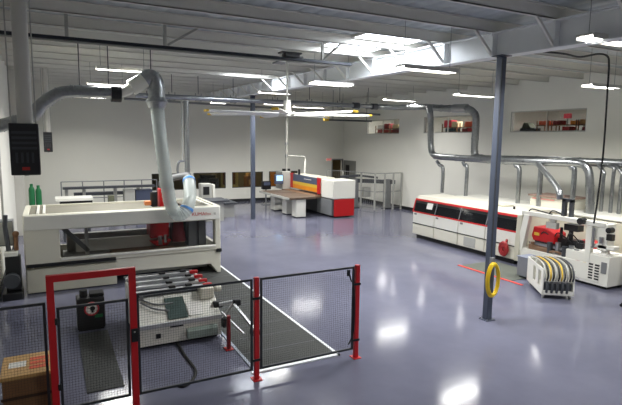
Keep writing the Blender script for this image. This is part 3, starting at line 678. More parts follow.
# ------------------------------------------------------------------ panel saw at the back
t = thing('panel_saw', 'panel saw with slate, yellow and red striped beam in the back middle', 'machine', (11.8, 21.5, 0))
obj('main_body', MB().box(11.5, 12.6, 19.95, 24.6, .08, .85), DGREY, t, bevel=.02)
obj('red_panel', MB().box(11.55, 12.62, 19.88, 19.96, .06, .86), REDD, t, bevel=.02)
obj('side_panel', MB().box(11.46, 11.5, 20.0, 21.4, .1, .84), GREY, t)
obj('saw_hood', MB().box(11.45, 12.66, 19.86, 21.0, .87, 1.74), WHITE, t, bevel=.04)
bm_ = obj('pressure_beam', MB().box(11.42, 12.2, 21.0, 24.3, 1.02, 1.78), CREAM2, t, bevel=.02)
obj('slate_stripe', MB().hexa([(11.38,21.05,1.42),(11.38,24.2,1.42),(11.42,24.2,1.42),(11.42,21.05,1.42),(11.38,21.05,1.74),(11.38,24.2,1.80),(11.42,24.2,1.80),(11.42,21.05,1.74)]), SLATE, bm_)
obj('yellow_stripe', MB().box(11.38, 11.42, 21.05, 24.2, 1.26, 1.42), YELP, bm_)
obj('orange_stripe', MB().box(11.38, 11.42, 21.05, 24.2, 1.06, 1.26), ORNG, bm_)
obj('red_end', MB().box(11.37, 11.43, 21.0, 21.28, 1.0, 1.78), REDD, bm_); obj('red_end', MB().box(11.37, 11.43, 24.0, 24.3, 1.05, 1.82), REDD, bm_)
obj('brand_line', MB().box(11.375, 11.382, 21.9, 22.7, 1.6, 1.63), PAPER, bm_)
obj('saw_table', MB().box(11.0, 11.5, 21.0, 24.6, .84, .95), BROWN, t)
cbx = obj('control_cabinet', MB().box(10.9, 11.4, 24.3, 25.2, .95, 1.9), LGREY, t, bevel=.03)
sc = obj('control_panel', MB().box(10.45, 10.9, 24.15, 24.35, 1.25, 1.75), SLATE, cbx, bevel=.015)
obj('screen', MB().box(10.5, 10.85, 24.14, 24.152, 1.42, 1.7), SCREEN, sc)
obj('beacon', MB().box(11.0, 11.15, 24.4, 24.55, 1.9, 2.03).box(11.25, 11.4, 24.4, 24.55, 1.9, 2.03).cyl((11.45, 23.4, 1.78), (11.45, 23.4, 2.05), .06), BLACK, cbx)
for k, (yy, ll) in enumerate(((23.4, 1.5), (21.9, 1.45), (20.55, 1.35))):
    pass
ATB = [thing('air_table', lab, 'table', (10.3, y, 0), 'air tables before the panel saw') for lab, y in (('farthest air table of the panel saw, on a white pedestal', 23.45), ('middle air table of the panel saw, on a white pedestal', 22.0), ('nearest air table of the panel saw, on the widest white pedestal', 20.9))]
for o, y, hw in zip(ATB, (23.45, 22.0, 20.9), (.66, .66, .4)):
    obj('table_top', MB().box(9.55, 10.98, y-hw, y+hw, .86, .95), mat('table_brown', (88, 72, 58), .5, var=.2, scale=3), o, bevel=.01)
    obj('edge_trim', MB().box(9.52, 9.55, y-hw, y+hw, .85, .955), LGREY, o)
    obj('pedestal', MB().box(9.95, 10.45, y-.3, y+.22, .03, .86), WHITE, o, bevel=.03)
    obj('pedestal_foot', MB().box(10.0, 10.4, y-.25, y+.17, 0, .03), BLACK, o)
# extraction pipe of the saw
Yp = 24.45
q = [at(288, 122, 1, Yp), at(288, 166, 1, Yp)]
t = thing('saw_extraction_pipe', 'thin white vertical pipe dropping to the panel saw with a hose arm', 'pipe', tuple(q[1]))
top = Vector((q[0].x, Yp, roof_z(Yp)))
cx_ = 11.2
obj('riser', MB().cyl((cx_, Yp, 1.9), (cx_, Yp, roof_z(Yp)+.1), .06), LGREY, t)
obj('arm', MB().tube([(cx_, Yp, 2.72), (cx_+1.05, Yp, 2.66)], .05), LGREY, t)
obj('drop_hose', MB().tube([(cx_+1.05, Yp, 2.68), (cx_+1.12, Yp, 2.45), (cx_+1.0, Yp-.2, 2.1), (cx_+.9, Yp-.4, 1.72)], .05, smooth=5), WCOL, t)
for cz_ in (2.66, 3.3): obj('clamp', MB().cyl((cx_, Yp, cz_), (cx_, Yp, cz_+.12), .085), STEEL, t)

# mesh cage behind the saw
t = thing('mesh_cage', 'grey mesh guard cage right of the panel saw near the corner', 'fence', (15.4, 21.3, 0))
CZ = 1.92
cpost = [(14.75, 21.3), (15.35, 21.3), (15.9, 21.3), (16.42, 21.3), (14.55, 22.3), (14.2, 23.6), (13.9, 24.8)]
for (x, y) in cpost: obj('cage_post', MB().box(x-.035, x+.035, y-.035, y+.035, 0, CZ), LGREY, t)
for (a, b_) in (((14.75, 21.3), (16.42, 21.3)), ((14.75, 21.3), (13.9, 24.8))):
    for z in (CZ-.02, .95, .12): obj('cage_rail', MB().bar((a[0], a[1], z), (b_[0], b_[1], z), .03, .03), GREY, t)
    mb = MB(); n = 26
    for k in range(n): 
        q = Vector((a[0], a[1], 0)).lerp(Vector((b_[0], b_[1], 0)), (k+.5)/n); mb.bar((q.x, q.y, .12), (q.x, q.y, CZ), .005)
    obj('wire_infill', mb, LGREY, t)
t = thing('storage_gantry', 'grey two legged stacking gantry standing inside the mesh cage', 'machine', (14.6, 23.2, 0))
for (x, y) in ((14.35, 22.6), (15.85, 21.75)):
    l = obj('leg', MB().box(x-.15, x+.15, y-.15, y+.15, .04, 1.55), GREY, t); obj('leg_foot', MB().box(x-.22, x+.22, y-.2, y+.2, 0, .04), BLACK, l)
obj('cross_beam', MB().bar((14.0, 22.8, 1.47), (16.2, 21.55, 1.40), .2, .2), DGREY, t)
obj('cross_beam', MB().bar((13.6, 22.9, 1.65), (14.6, 22.5, 1.72), .12, .12).bar((14.6, 22.5, 1.72), (15.4, 22.0, 1.62), .1, .1), DGREY, t)
obj('carriage', MB().box(14.7, 15.1, 22.2, 22.6, .6, 1.1), LGREY, t)

# exit sign above the corner door
t = thing('exit_sign', 'small red lit exit sign left of the corner doorway', 'sign', (15.45, YB-.06, 2.3))
obj('sign_case', MB().box(15.25, 15.62, YB-.06, YB, 2.28, 2.46), PAPER, t, bevel=.008)
text('sign_lettering', 'EXIT', .17, (15.435, YB-.062, 2.31), (math.pi/2, 0, 0), REDSIGN, t, align='CENTER')

# ------------------------------------------------------------------ left far equipment
t = thing('panel_storage_rack', 'long dark beamed panel rack with thin rails at the far left wall', 'rack', (2.2, 24.4, 0))
obj('upper_beam', MB().box(.45, 4.3, 23.95, 24.25, 1.33, 1.43), DGREY, t); obj('lower_beam', MB().box(.9, 3.9, 24.5, 24.8, .98, 1.12), DGREY, t)
for x in (.6, 1.3, 2.6, 3.6): obj('leg', MB().box(x-.06, x+.06, 24.2, 24.5, 0, 1.35), LGREY, t)
obj('feed_unit', MB().box(2.95, 3.4, 24.0, 24.6, .2, 1.25), LGREY, t, bevel=.02); obj('feed_unit', MB().box(3.45, 4.2, 24.1, 24.7, .3, 1.2), SLATE, t, bevel=.02)
obj('olive_box', MB().box(2.25, 2.5, 23.9, 24.2, .2, 1.0), mat('olive', (104, 106, 84), .6), t)
t = thing('rail_enclosure', 'thin grey tube guard rail round the dark panel rack', 'fence', (2.2, 25.1, 0))
for x in (.42, 1.3, 2.2, 3.1, 3.9, 4.6): obj('rail_post', MB().cyl((x, 25.2, 0), (x, 25.2, 1.58), .025, n=8), GREY, t)
obj('top_rail', MB().cyl((.42, 25.2, 1.57), (4.6, 25.2, 1.57), .022, n=8), GREY, t); obj('middle_rail', MB().cyl((.42, 25.2, .8), (4.6, 25.2, .8), .02, n=8), GREY, t)
t = thing('white_lift_table', 'white topped table with dark underside behind the cream machine at left', 'table', (.75, 19.2, 0))
obj('table_top', MB().box(.11, 1.29, 18.9, 19.7, 1.41, 1.51), WHITE, t, bevel=.01)
obj('under_frame', MB().box(.25, 1.27, 18.95, 19.65, 1.27, 1.41), BLACK, t)
for x in (.35, 1.15):
    for y in (19.0, 19.6): obj('leg', MB().box(x-.03, x+.03, y-.03, y+.03, 0, 1.27), DGREY, t)
for (x, h, lab) in ((-.72, 1.62, 'taller green cylinder standing at the left wall behind the cream machine'), (-.47, 1.55, 'shorter green cylinder standing at the left wall behind the cream machine')):
    t = thing('green_cylinder', lab, 'cylinder', (x, 24, 0), 'green cylinders at the left wall')
    obj('tank', MB().tube([(x, 24, 0), (x, 24, h-.25), (x, 24, h-.16), (x, 24, h-.1)], [.115, .115, .09, .045], n=20), GREEN, t)
    obj('valve_cap', MB().cyl((x, 24, h-.12), (x, 24, h), .06), GREEN, t)

# second machine with control cabinet near the first back window
t = thing('sanding_line', 'far machine with pale control cabinet and dark flat tables under the back window', 'machine', (6.2, 22.6, 0))
cc = obj('control_cabinet', MB().box(6.02, 6.5, 22.3, 22.8, .05, 1.55), LGREY, t, bevel=.02)
obj('screen', MB().box(6.1, 6.38, 22.285, 22.3, 1.05, 1.42), BLACK, cc)
obj('side_post', MB().box(6.56, 6.68, 22.4, 22.8, .05, 1.5), WHITE, t, bevel=.02)
obj('dark_table', MB().box(5.4, 6.9, 21.0, 22.2, .86, .92), DGREY, t); obj('dark_table', MB().box(6.7, 7.6, 21.9, 23.6, .62, .68), DGREY, t); obj('dark_table', MB().box(7.4, 8.0, 23.2, 25.0, .42, .48), BLACK, t)
for (x0_, x1_, y0_, y1_, h) in ((5.6, 6.7, 21.2, 22.0, .86), (6.8, 7.5, 22.1, 23.4, .62), (7.5, 7.9, 23.4, 24.8, .42)): obj('table_base', MB().box(x0_, x1_, y0_, y1_, 0, h), LGREY, t)
t = thing('operator_console', 'dark operator console on a pole left of the panel saw tables', 'console', (10.5, 25.6, 0))
obj('pole', MB().cyl((10.5, 25.6, 0), (10.5, 25.6, 1.0), .04), GREY, t); obj('console_head', MB().box(10.25, 10.75, 25.45, 25.7, .85, 1.3), BLACK, t, bevel=.03); obj('console_screen', MB().box(10.32, 10.68, 25.44, 25.452, 1.08, 1.25), SLATE, t)
obj('pole_foot', MB().box(10.3, 10.7, 25.4, 25.8, 0, .03), GREY, t)

# machines in the back room, seen through the windows
for (lab, x0_, x1_, y0_, y1_, h, m1, m2) in (
    ('pale yellow cabinet seen through the second clear back wall window', 9.0, 10.1, 29.0, 29.8, 1.9, mat('pale_yellow', (196, 180, 112), .6), WOODD),
    ('brown crate stack seen through the second clear back wall window beside the far column', 10.5, 11.1, 28.6, 29.2, 1.35, WOODD, WOOD),
    ('amber machine seen through the back wall window next to the panel saw screen', 12.3, 13.0, 28.6, 29.3, 1.6, ORNG, BLACK),
    ('dark bench machine seen through the first long back wall window', 7.6, 8.7, 28.4, 29.0, 1.3, DGREY, BLACK)):
    t = thing('back_room_unit', lab, 'machine', ((x0_+x1_)/2, (y0_+y1_)/2, 0))
    obj('unit_body', MB().box(x0_, x1_, y0_, y1_, .05, h), m1, t, bevel=.03)
    obj('unit_top', MB().box(x0_+.1, x1_-.15, y0_+.05, y1_-.1, h, h+.18), m2, t, bevel=.02)
    obj('unit_front', MB().box(x0_+.12, x1_-.2, y0_-.03, y0_, .85, h-.2), m2, t)
    obj('unit_base', MB().box(x0_+.05, x1_-.05, y0_+.05, y1_-.05, 0, .05), BLACK, t)
for (x, col, e) in ((9.8, (1, .86, .5), 28), (13.0, (1, .8, .5), 14)):
    ld = bpy.data.lights.new('back_room_lamp', 'AREA'); ld.size = .8; ld.energy = e; ld.color = col
    lo = bpy.data.objects.new('back_room_lamp', ld); COL.objects.link(lo); lo.location = (x, 29.2, 2.95)

# ------------------------------------------------------------------ shelf goods in the upper windows
def rack(y0, y1, label, group):
    t = thing('storage_shelf', label, 'shelf', (17.3, (y0+y1)/2, 3.9), group)
    for y in (y0, y1-.04):
        for x in (17.05, 17.5): obj('upright', MB().box(x, x+.04, y, y+.03, 3.9, 4.42), WOODD, t)
    obj('shelf_board', MB().box(17.05, 17.54, y0, y1, 4.22, 4.25), WOODD, t); obj('shelf_board', MB().box(17.05, 17.54, y0, y1, 4.0, 4.03), WOODD, t)
    return t
goods = [  # y, width, z base, height, material, label
 ]
def carton(y, w, z, h, m, label, lid=None, dx=0, nm='carton', cat='box'):
    t = thing(nm, label, cat, (17.28+dx, y, z), 'goods on the upper window shelves')
    obj('carton_body', MB().box(17.1+dx, 17.46+dx, y-w/2, y+w/2, z, z+h), m, t, bevel=.012)
    obj('carton_tape', MB().box(17.1+dx-.002, 17.46+dx, y-.03, y+.03, z+h-.01, z+h+.003), lid or PAPER, t)
MAROON, PINK = mat('maroon', (124, 36, 40), .6), mat('pink_red', (222, 62, 82), .5)
# nearest window
rack(12.0, 13.05, 'low brown shelf in the nearest upper window, middle bay', 'upper shelves'); rack(13.15, 13.7, 'low brown shelf in the nearest upper window, left bay', 'upper shelves'); rack(11.35, 11.95, 'low brown shelf in the nearest upper window, right bay', 'upper shelves')
carton(12.85, .3, 4.25, .16, MAROON, 'dark red carton on the middle bay shelf of the nearest upper window, far end')
carton(12.45, .3, 4.03, .15, REDD, 'red carton on the low board of the nearest upper window middle bay')
carton(13.45, .36, 4.25, .16, ORANGE, 'salmon carton on the left bay shelf of the nearest upper window')
carton(11.7, .4, 4.25, .18, mat('tan_carton', (196, 150, 96), .7), 'tan carton on the right bay shelf of the nearest upper window')
carton(12.15, .26, 4.25, .14, ORNG, 'orange carton on the middle bay shelf of the nearest upper window, near end')
carton(11.65, .3, 4.03, .12, MAROON, 'dark carton on the low board of the nearest upper window right bay')
t = thing('red_sign_board', 'bright pink red sign board above the shelf in the nearest upper window', 'sign', (17.6, 12.75, 3.9))
obj('board', MB().box(17.58, 17.62, 12.6, 12.92, 4.5, 4.68), PINK, t); obj('stand', MB().box(17.59, 17.61, 12.74, 12.78, 3.9, 4.5), GREY, t)
t = thing('dark_machine_part', 'dark green and black equipment at the left end of the nearest upper window', 'equipment', (17.2, 14.1, 3.9))
obj('equipment_base', MB().box(16.95, 17.4, 13.75, 14.4, 3.9, 4.14), BLACK, t, bevel=.02); obj('equipment_head', MB().prism([(13.9, 4.14), (14.35, 4.14), (14.25, 4.36), (14.05, 4.32)], 0, 17.0, 17.3), mat('dark_olive', (58, 62, 40), .7), t)
# middle window
rack(16.7, 17.9, 'brown shelf in the middle upper window, right bay', 'upper shelves'); rack(18.05, 19.1, 'brown shelf in the middle upper window, left bay', 'upper shelves')
carton(18.75, .5, 4.25, .33, PINK, 'pink red carton on the left bay shelf of the middle upper window')
carton(18.3, .35, 4.25, .26, mat('cream_carton', (216, 200, 160), .7), 'cream carton on the left bay shelf of the middle upper window')
carton(17.3, .6, 4.25, .24, ORANGE, 'orange red carton on the right bay shelf of the middle upper window')
carton(17.2, .45, 4.03, .17, REDD, 'red carton on the low board of the middle upper window right bay')
carton(16.9, .25, 4.25, .3, PAPER, 'white carton on the right bay shelf of the middle upper window')
carton(18.6, .6, 4.03, .17, mat('teal_carton', (40, 70, 80), .6), 'dark teal carton on the low board of the middle upper window')
carton(17.62, .3, 4.03, .15, MAROON, 'maroon carton on the low board of the middle upper window, beside the red one')
# far window
rack(21.95, 23.3, 'brown shelf in the far upper window, right bay', 'upper shelves'); rack(23.4, 24.75, 'brown shelf in the far upper window, left bay', 'upper shelves')
for k, (y, w, z, h, m1, lab) in enumerate((
    (24.3, .6, 4.25, .2, PAPER, 'white carton on the left bay shelf of the far upper window'), (23.7, .5, 4.25, .28, MAROON, 'maroon carton on the left bay shelf of the far upper window'),
    (24.1, 1.0, 4.03, .17, REDD, 'red carton on the low board of the far upper window left bay'), (22.9, .55, 4.25, .22, mat('cream_carton', (216, 200, 160), .7), 'cream carton on the right bay shelf of the far upper window'),
    (22.3, .5, 4.25, .3, PAPER, 'white carton on the right bay shelf of the far upper window'), (22.6, 1.1, 4.03, .17, MAROON, 'maroon carton on the low board of the far upper window right bay'))):
    carton(y, w, z, h, m1, lab)
for k, y in enumerate((24.6, 23.2, 20.7, 17.7, 13.4)):
    t = thing('mezzanine_light', 'short strip light on the mezzanine ceiling behind the upper windows, hidden from the hall floor', 'light', (17.7, y, 5.05), 'mezzanine lights')
    obj('housing', MB().box(17.4, 18.0, y-.09, y+.09, 5.06, 5.1), WCOL, t)
    obj('lamp_tube', MB().cyl((17.42, y, 5.03), (17.98, y, 5.03), .022, n=8), TUBE, t)
    for x in (17.5, 17.9): obj('hanger_cable', MB().cyl((x, y, 5.1), (x, y, roof_z(y)+.2), .008, n=6), DGREY, t)
    ld = bpy.data.lights.new('mezzanine_lamp', 'AREA'); ld.shape = 'RECTANGLE'; ld.size = .55; ld.size_y = .15; ld.energy = 30; ld.color = (1, .98, .94)
    lo = bpy.data.objects.new('mezzanine_lamp', ld); COL.objects.link(lo); lo.location = (17.7, y, 4.99)

# ------------------------------------------------------------------ ducts
def ringed(parent, name, pts, r, m=GALV, smooth=0, ring=.9, n=18):
    P = catmull([Vector(p) for p in pts], smooth) if smooth else [Vector(p) for p in pts]
    mb = MB().tube(P, r, n)
    acc = 0
    for a, b in zip(P[:-1], P[1:]):
        L_ = (b-a).length; s = ring-acc
        d = (b-a).normalized()
        while s < L_:
            q = a+d*s; mb.tube([q-d*.015, q+d*.015], r*1.1, n); s += ring
        acc = (acc+L_) % ring
    return obj(name, mb, m, parent)
DY = 13.0
t = thing('extraction_duct', 'large galvanised duct bending along the left ceiling to the clear hose', 'duct', tuple(at(110, 93, 1, DY)))
pp = [at(x, y, 1, DY) for x, y in ((30, 117), (40, 106), (52, 97), (62, 92.5), (74, 91.2))]
pp = [Vector((XL, DY, pp[0].z-.28))] + pp
ringed(t, 'bend', pp, .14, smooth=6, ring=.28)
ringed(t, 'straight_run', [at(74, 91.2, 1, DY), at(112, 92.5, 1, DY)], .14, ring=.16)
obj('joint_clamp', MB().cyl(at(111, 93.4, 1, DY), at(121, 94, 1, DY), .2, n=20), BLACK, t)
obj('flexible_link', MB().tube([at(119, 94, 1, DY), at(128, 90, 1, DY), at(137, 83, 1, DY)], [.10, .13, .16]).tube([at(131, 88, 1, DY), at(146, 79.5, 1, DY)], .19, n=18), WHITE, t)
ringed(t, 'elbow', [at(144, 80.5, 1, DY), at(150, 77, 1, DY), at(155, 81, 1, DY), at(156.5, 90, 1, DY)], .195, smooth=5, ring=.25)
obj('collar', MB().cyl(at(156.5, 89, 1, DY), at(156.8, 102, 1, DY), .2, n=20).cyl(at(156.8, 102, 1, DY), at(157, 108, 1, DY), .26, .2, n=20).cyl(at(156.7, 97, 1, DY), at(156.8, 102, 1, DY), .2, .27, n=20), GALV, t)
for px in (80, 109):
    q = at(px, 92, 1, DY); obj('hanger_rod', MB().cyl((q.x, DY, q.z), (q.x, DY, roof_z(DY)+.05), .012, n=6), DGREY, t)
q = at(151, 77, 1, DY); obj('hanger_rod', MB().cyl((q.x, DY, q.z), (q.x, DY, roof_z(DY)+.05), .012, n=6), DGREY, t)
# clear flexible hose hanging in a U
HY = 12.62
pts = [at(157.3, 106, 1, DY), at(158.5, 120, 1, 12.9), at(162, 150, 1, 12.75), at(167, 185, 1, HY), at(171, 205, 1, HY), at(178, 214.5, 1, HY), at(185.5, 211, 1, HY), at(189.5, 200, 1, 12.75), at(190, 189, 1, 13.1), at(189, 180, 1, 13.5)]
t = thing('flexible_hose', 'wide clear ribbed hose hanging in a U over the cream machine', 'hose', tuple(pts[5]))
P = catmull(pts, 9); R = [.155 + .012*(k % 2) for k in range(len(P))]
obj('hose_wall', MB().tube(P, R, 16, cap=False), HOSE, t)
def near_pts(px): return min(range(len(P)), key=lambda i: (P[i]-px).length)
i = near_pts(at(186, 210, 1, HY)); obj('blue_tape', MB().tube(P[i:i+3], .172, 16, cap=False), BLUET, t)
i = len(P)-5; obj('blue_tape', MB().tube(P[i+1:i+4], .172, 16, cap=False), BLUET, t)
e = P[-1]; obj('end_collar', MB().tube([e, e+Vector((-.04, .1, .12)), (2.74, 14.0, e.z-.05), (2.74, 14.12, 2.2)], .09, smooth=4), GREY, t)
# two vertical pipes behind the hose
VY = 19.5
xa_ = at(187, 150, 1, VY).x
t = thing('vertical_duct', 'tall slim galvanised pipe standing from roof to floor right of the clear hose', 'pipe', (xa_, VY, 0))
ringed(t, 'riser', [(xa_, VY, 0), (xa_, VY, 5.0)], .10, ring=.8)
obj('side_pipe', MB().cyl((xa_-.17, VY, 2.75), (xa_-.17, VY, 5.0), .04), LGREY, t)
obj('hook_arm', MB().tube([(xa_, VY, 2.72), (xa_-.2, VY, 2.72), (xa_-.33, VY, 2.66), (xa_-.38, VY, 2.35), (xa_-.3, VY, 2.1)], .045, smooth=4), GALV, t)
# trunk duct crossing under the roof
TY = 19.5
t = thing('trunk_duct', 'long galvanised trunk duct crossing the hall below the roof near the back', 'duct', (9, TY, 5.1))
ringed(t, 'trunk', [(2.9, TY, 5.12), (13.6, TY, 5.12)], .09, ring=1.2)
ringed(t, 'trunk_bend', [(13.6, TY, 5.12), (14.3, TY-.1, 5.12), (14.6, TY-.8, 5.1), (14.6, 17.2, 5.05)], .12, smooth=5, ring=.4)
for gx in (12.2, 13.2): obj('blast_gate', MB().cyl((gx, TY, 5.12), (gx+.3, TY, 5.12), .14), DGREY, t)
for x in (3.4, 4.2, 5.2, 6.6, 8.4, 10, 11.5, 13): obj('hanger', MB().panel(1, TY-.01, TY+.01, x-.12, x+.12, 5.0, 5.3, [(x-.105, x+.105, 5.015, 5.3)]).cyl((x, TY, 5.28), (x, TY, roof_z(TY)+.05), .012, n=6), DGREY, t)
# drops to the edge machine
EX = 14.0
def e_(x, y): return at(x, y, 0, EX)
t = thing('left_drop_duct', 'galvanised duct dropping from the trunk then running level above the edge machine', 'duct', tuple(e_(440, 157)))
ringed(t, 'riser', [(14.6, 17.2, 5.05), e_(430, 112), e_(430.5, 120), e_(431, 147), e_(434, 155), e_(442, 157)], .125, smooth=6, ring=.5)
ringed(t, 'level_run', [e_(442, 157), e_(500, 160.5), e_(574, 163)], .12, ring=.8)
ringed(t, 'end_bend', [e_(574, 163), e_(584, 165), e_(589, 173), e_(590, 190), e_(590, 214)], .115, smooth=5, ring=.5)
mx_ = [((437,161),(443,169),(441.5,196),.07), ((463,162),(467,168),(465,199),.07), ((515,163),(519.5,171),(518,207),.075), ((541,164),(540.5,175),(540,205),.08), ((570,165),(574.5,171),(572.5,208),.075)]
for a, b_, c_, r in mx_:
    A_, B_, C_ = e_(*a), e_(*b_), e_(*c_); C_.z = 1.53; C_.y = B_.y
    obj('branch_pipe', MB().tube([A_, A_.lerp(B_, .4)+Vector((0,0,-.02)), B_, C_], r, smooth=4), GALV, t)
A_ = e_(538, 164); obj('branch_pipe', MB().tube([A_, at(545, 172, 0, 13.2), at(556, 186, 0, 12.4), at(559.5, 193, 0, 12.1), at(560, 199, 0, 12.1)], .085, smooth=5), GALV, t)
t = thing('right_drop_duct', 'second galvanised duct drop nearer the blue column feeding the right wall line', 'duct', tuple(at(476, 150, 0, 15)))
def g_(x, y): return at(x, y, 0, 15)
ringed(t, 'upper_run', [g_(426, 107), g_(448, 108.5), g_(466, 108.5), g_(474, 113), g_(476, 122), g_(474.5, 150), g_(477, 157), g_(484, 158.5)], .14, smooth=6, ring=.5)
ringed(t, 'level_run', [g_(484, 158.5), g_(540, 160), g_(622, 163.5), (15, 5.0, g_(622, 163.5).z)], .13, ring=.8)
obj('silver_sleeve', MB().cyl(g_(454, 108.5), g_(467, 108.5), .18), STEEL, t)
for px, jog in ((601, 172), (611, 168), (619, 173)):
    B_ = at(px+3, jog, 0, 14.75); zr = g_(600, 162).z
    obj('branch_pipe', MB().tube([(15, B_.y+.35, zr), (14.9, B_.y+.28, zr-.1), (14.75, B_.y, B_.z), (14.75, B_.y, B_.z-.25), (14.75, B_.y, 1.53)], .052, smooth=3), GALV, t)
# horizontal grey pipe behind
t = thing('crane_rail', 'short dark overhead rail with a yellow end stop right of the fan', 'rail', (13.5, 22, 4.6))
obj('rail', MB().box(12.3, 14.9, 21.95, 22.05, 4.52, 4.60), DGREY, t)
obj('end_stop', MB().box(12.1, 12.34, 21.9, 22.1, 4.5, 4.72), YELP, t, bevel=.03)
for x in (12.6, 14.6): obj('hanger', MB().cyl((x, 22, 4.6), (x, 22, roof_z(22)+.2), .012, n=6), DGREY, t)
single('overhead_air_line', MB().cyl((3.0, 23.4, 5.25), (16.4, 23.4, 5.0), .05).cyl((8.0, 23.4, 5.15), (8.0, 23.4, 6.17), .01).cyl((14.0, 23.4, 5.04), (14.0, 23.4, 6.17), .01), GREY, 'thin dark pipe hung across the hall just before the back wall', 'pipe', (9.7, 23.4, 5.1))

# ------------------------------------------------------------------ ceiling fan
hub = at(287, 114, 2, 4.3)
t = thing('ceiling_fan', 'big white multi-blade ceiling fan with yellow blade tips', 'fan', tuple(hub))
obj('hub', MB().cyl((hub.x, hub.y, hub.z-.06), (hub.x, hub.y, hub.z+.06), .24, n=24), WHITE, t, bevel=.01)
obj('motor', MB().cyl((hub.x, hub.y, hub.z+.06), (hub.x, hub.y, hub.z+.38), .12, .1, 20), WHITE, t)
obj('drop_rod', MB().cyl((hub.x, hub.y, hub.z+.38), (hub.x, hub.y, roof_z(hub.y)), .03), WHITE, t)
obj('roof_bracket', MB().box(hub.x-.15, hub.x+.15, hub.y-.7, hub.y+.7, roof_z(hub.y)-.04, roof_z(hub.y)), GREY, t)
BL = mat('blade_alu', (224, 224, 218), .4, .2)
for k in range(7):
    a = math.radians(33+51.43*k); d = Vector((math.cos(a), math.sin(a), 0)); s = Vector((-d.y, d.x, 0))
    p0, p1 = hub+d*.2, hub+d*2.42
    w, tz = .075, .02
    mb = MB().hexa([p0-s*w+Vector((0,0,-tz-.012)), p1-s*w+Vector((0,0,-tz-.012)), p1+s*w+Vector((0,0,tz-.012)), p0+s*w+Vector((0,0,tz-.012)), p0-s*w+Vector((0,0,-tz+.012)), p1-s*w+Vector((0,0,-tz+.012)), p1+s*w+Vector((0,0,tz+.012)), p0+s*w+Vector((0,0,tz+.012))])
    b_ = obj('blade', mb, BL, t)
    obj('blade_tip', MB().bar(p1-s*.085, p1+s*.085, .08, .06), YELP, b_, bevel=.01)

# ------------------------------------------------------------------ roof rail, heaters, cables
ry, rz_ = 10.75, 5.42
t = thing('ceiling_rail', 'long dark suspended rail under the roof at upper left', 'rail', (2.8, ry, rz_))
obj('rail', MB().box(XL, 6.65, ry-.03, ry+.03, rz_-.03, rz_+.03), mat('rail_dark', (40, 44, 52), .4, .3), t)
obj('rail_cover', MB().box(XL, 6.65, ry+.03, ry+.09, rz_-.06, rz_-.02), LGREY, t)
for x in (.4, 2.2, 5.85): obj('hanger', MB().box(x-.03, x+.03, ry-.03, ry+.03, rz_+.03, roof_z(ry)+.2), LGREY, t)
for a_, b_ in (((5.85, ry, rz_+.03), (6.2, ry-.6, roof_z(ry)+.18)), ((2.25, ry, rz_+.05), (3.0, ry-.3, roof_z(ry)+.18))): obj('diagonal_stay', MB().bar(a_, b_, .04), LGREY, t)
obj('trolley_box', MB().box(4.85, 5.2, ry-.1, ry+.1, rz_+.03, rz_+.11).box(4.75, 5.25, ry-.12, ry+.12, rz_+.11, rz_+.14), BLACK, t)
def heater(cx, cy, z0, w, h, label, pr, top=None):
    t = thing('unit_heater', label, 'heater', (cx, cy, z0))
    cs = obj('casing', MB().box(cx-w/2, cx+w/2, cy, cy+w*.8, z0, z0+h), mat('heater_black', (30, 32, 36), .45), t, bevel=.015)
    for k in range(4): obj('louvre', MB().box(cx-w*.42, cx+w*.42, cy-.012, cy+.002, z0+h*(.5+.1*k), z0+h*(.5+.1*k)+h*.05), DGREY, cs)
    for k in range(4): obj('louvre', MB().box(cx-w*.32+k*w*.18, cx-w*.32+k*w*.18+w*.08, cy-.012, cy+.002, z0+h*.24, z0+h*.44), DGREY, cs)
    obj('badge', MB().box(cx-w*.12, cx+w*.14, cy-.01, cy+.002, z0+h*.1, z0+h*.16), LETR, cs)
    obj('flue', MB().cyl((cx+pr*.2, cy+w*.4, z0+h), (cx+pr*.2, cy+w*.4, roof_z(cy)+.2), pr, n=24), WCOL, t)
    for s in (-1, 1): obj('hanger_rod', MB().cyl((cx+s*w*.42, cy+w*.2, z0+h), (cx+s*w*.42, cy+w*.2, roof_z(cy)+.2), .01, n=6), LGREY, t)
    obj('gas_pipe', MB().cyl((cx, cy+w*.5, z0-.02), (cx, cy+w*.5, z0+.02), .03), LGREY, t)
A_, B_ = at(8, 123, 1, 9), at(41, 175, 1, 9)
heater((A_.x+B_.x)/2, 9, B_.z, B_.x-A_.x, A_.z-B_.z, 'large black louvred unit heater hanging under a white flue at left', .11)
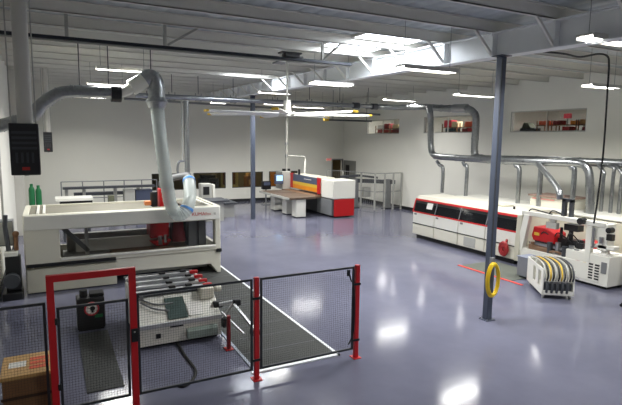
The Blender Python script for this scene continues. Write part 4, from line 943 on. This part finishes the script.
A_, B_ = at(43, 132, 1, 20), at(53, 152, 1, 20)
heater((A_.x+B_.x)/2, 20, B_.z, B_.x-A_.x, A_.z-B_.z, 'small distant dark heater hanging behind the large black one', .10)
single('wall_column', MB().box(XL, XL+.3, 20.85, 21.1, 0, roof_z(21)).box(XL, XL+.3, 20.88, 21.07, 0, .02), WCOL, 'white steel wall column against the left wall behind the large black heater', 'column', (XL+.15, 21, 0))
single('wall_vent', MB().panel(0, XL, XL+.04, 12.55, 13.3, 3.9, 4.3, [(12.6, 13.25, 3.95, 4.25)]).box(XL, XL+.02, 12.6, 13.25, 3.95, 4.25), DGREY, 'dark square vent on the left wall near the heater', 'vent', (XL, 12.9, 3.9))
# black supply cable at right
CY = 7.62
cz = [at(539, 51, 1, 7.2), at(565, 54, 1, 7.3), at(580, 57, 1, 7.4), at(598, 54, 1, CY), at(607, 56, 1, CY), at(609, 64, 1, CY), at(607.5, 90, 1, CY), at(603.5, 150, 1, CY), at(597.5, 200, 1, CY), at(594, 221, 1, CY)]
t = thing('power_cable', 'black cable draped from the girder dropping to the edge machine at right', 'cable', tuple(cz[-1]))
cz[-1].z = 1.63
obj('cable_run', MB().tube([Vector((7.95, 7.2, cz[0].z))]+cz, .022, n=8, smooth=6), BLACK, t)
obj('cable_tie', MB().cyl((cz[4].x, CY, cz[4].z), (cz[4].x, CY, roof_z(CY)+.02), .006, n=6), GREY, t)

# ------------------------------------------------------------------ world and view
w = bpy.data.worlds.new('world'); scene.world = w; w.use_nodes = True
w.node_tree.nodes['Background'].inputs['Color'].default_value = (.05, .055, .06, 1); w.node_tree.nodes['Background'].inputs['Strength'].default_value = .3
vs = scene.view_settings
scene.display_settings.display_device = 'sRGB'
vs.view_transform = 'Standard'; vs.look = 'None'; vs.gamma = 1; vs.use_curve_mapping = False; vs.exposure = 0.32
scene.cycles.max_bounces = 8; scene.cycles.diffuse_bounces = 5; scene.cycles.transparent_max_bounces = 16
scene.cycles.sample_clamp_indirect = 6
bpy.context.view_layer.update()
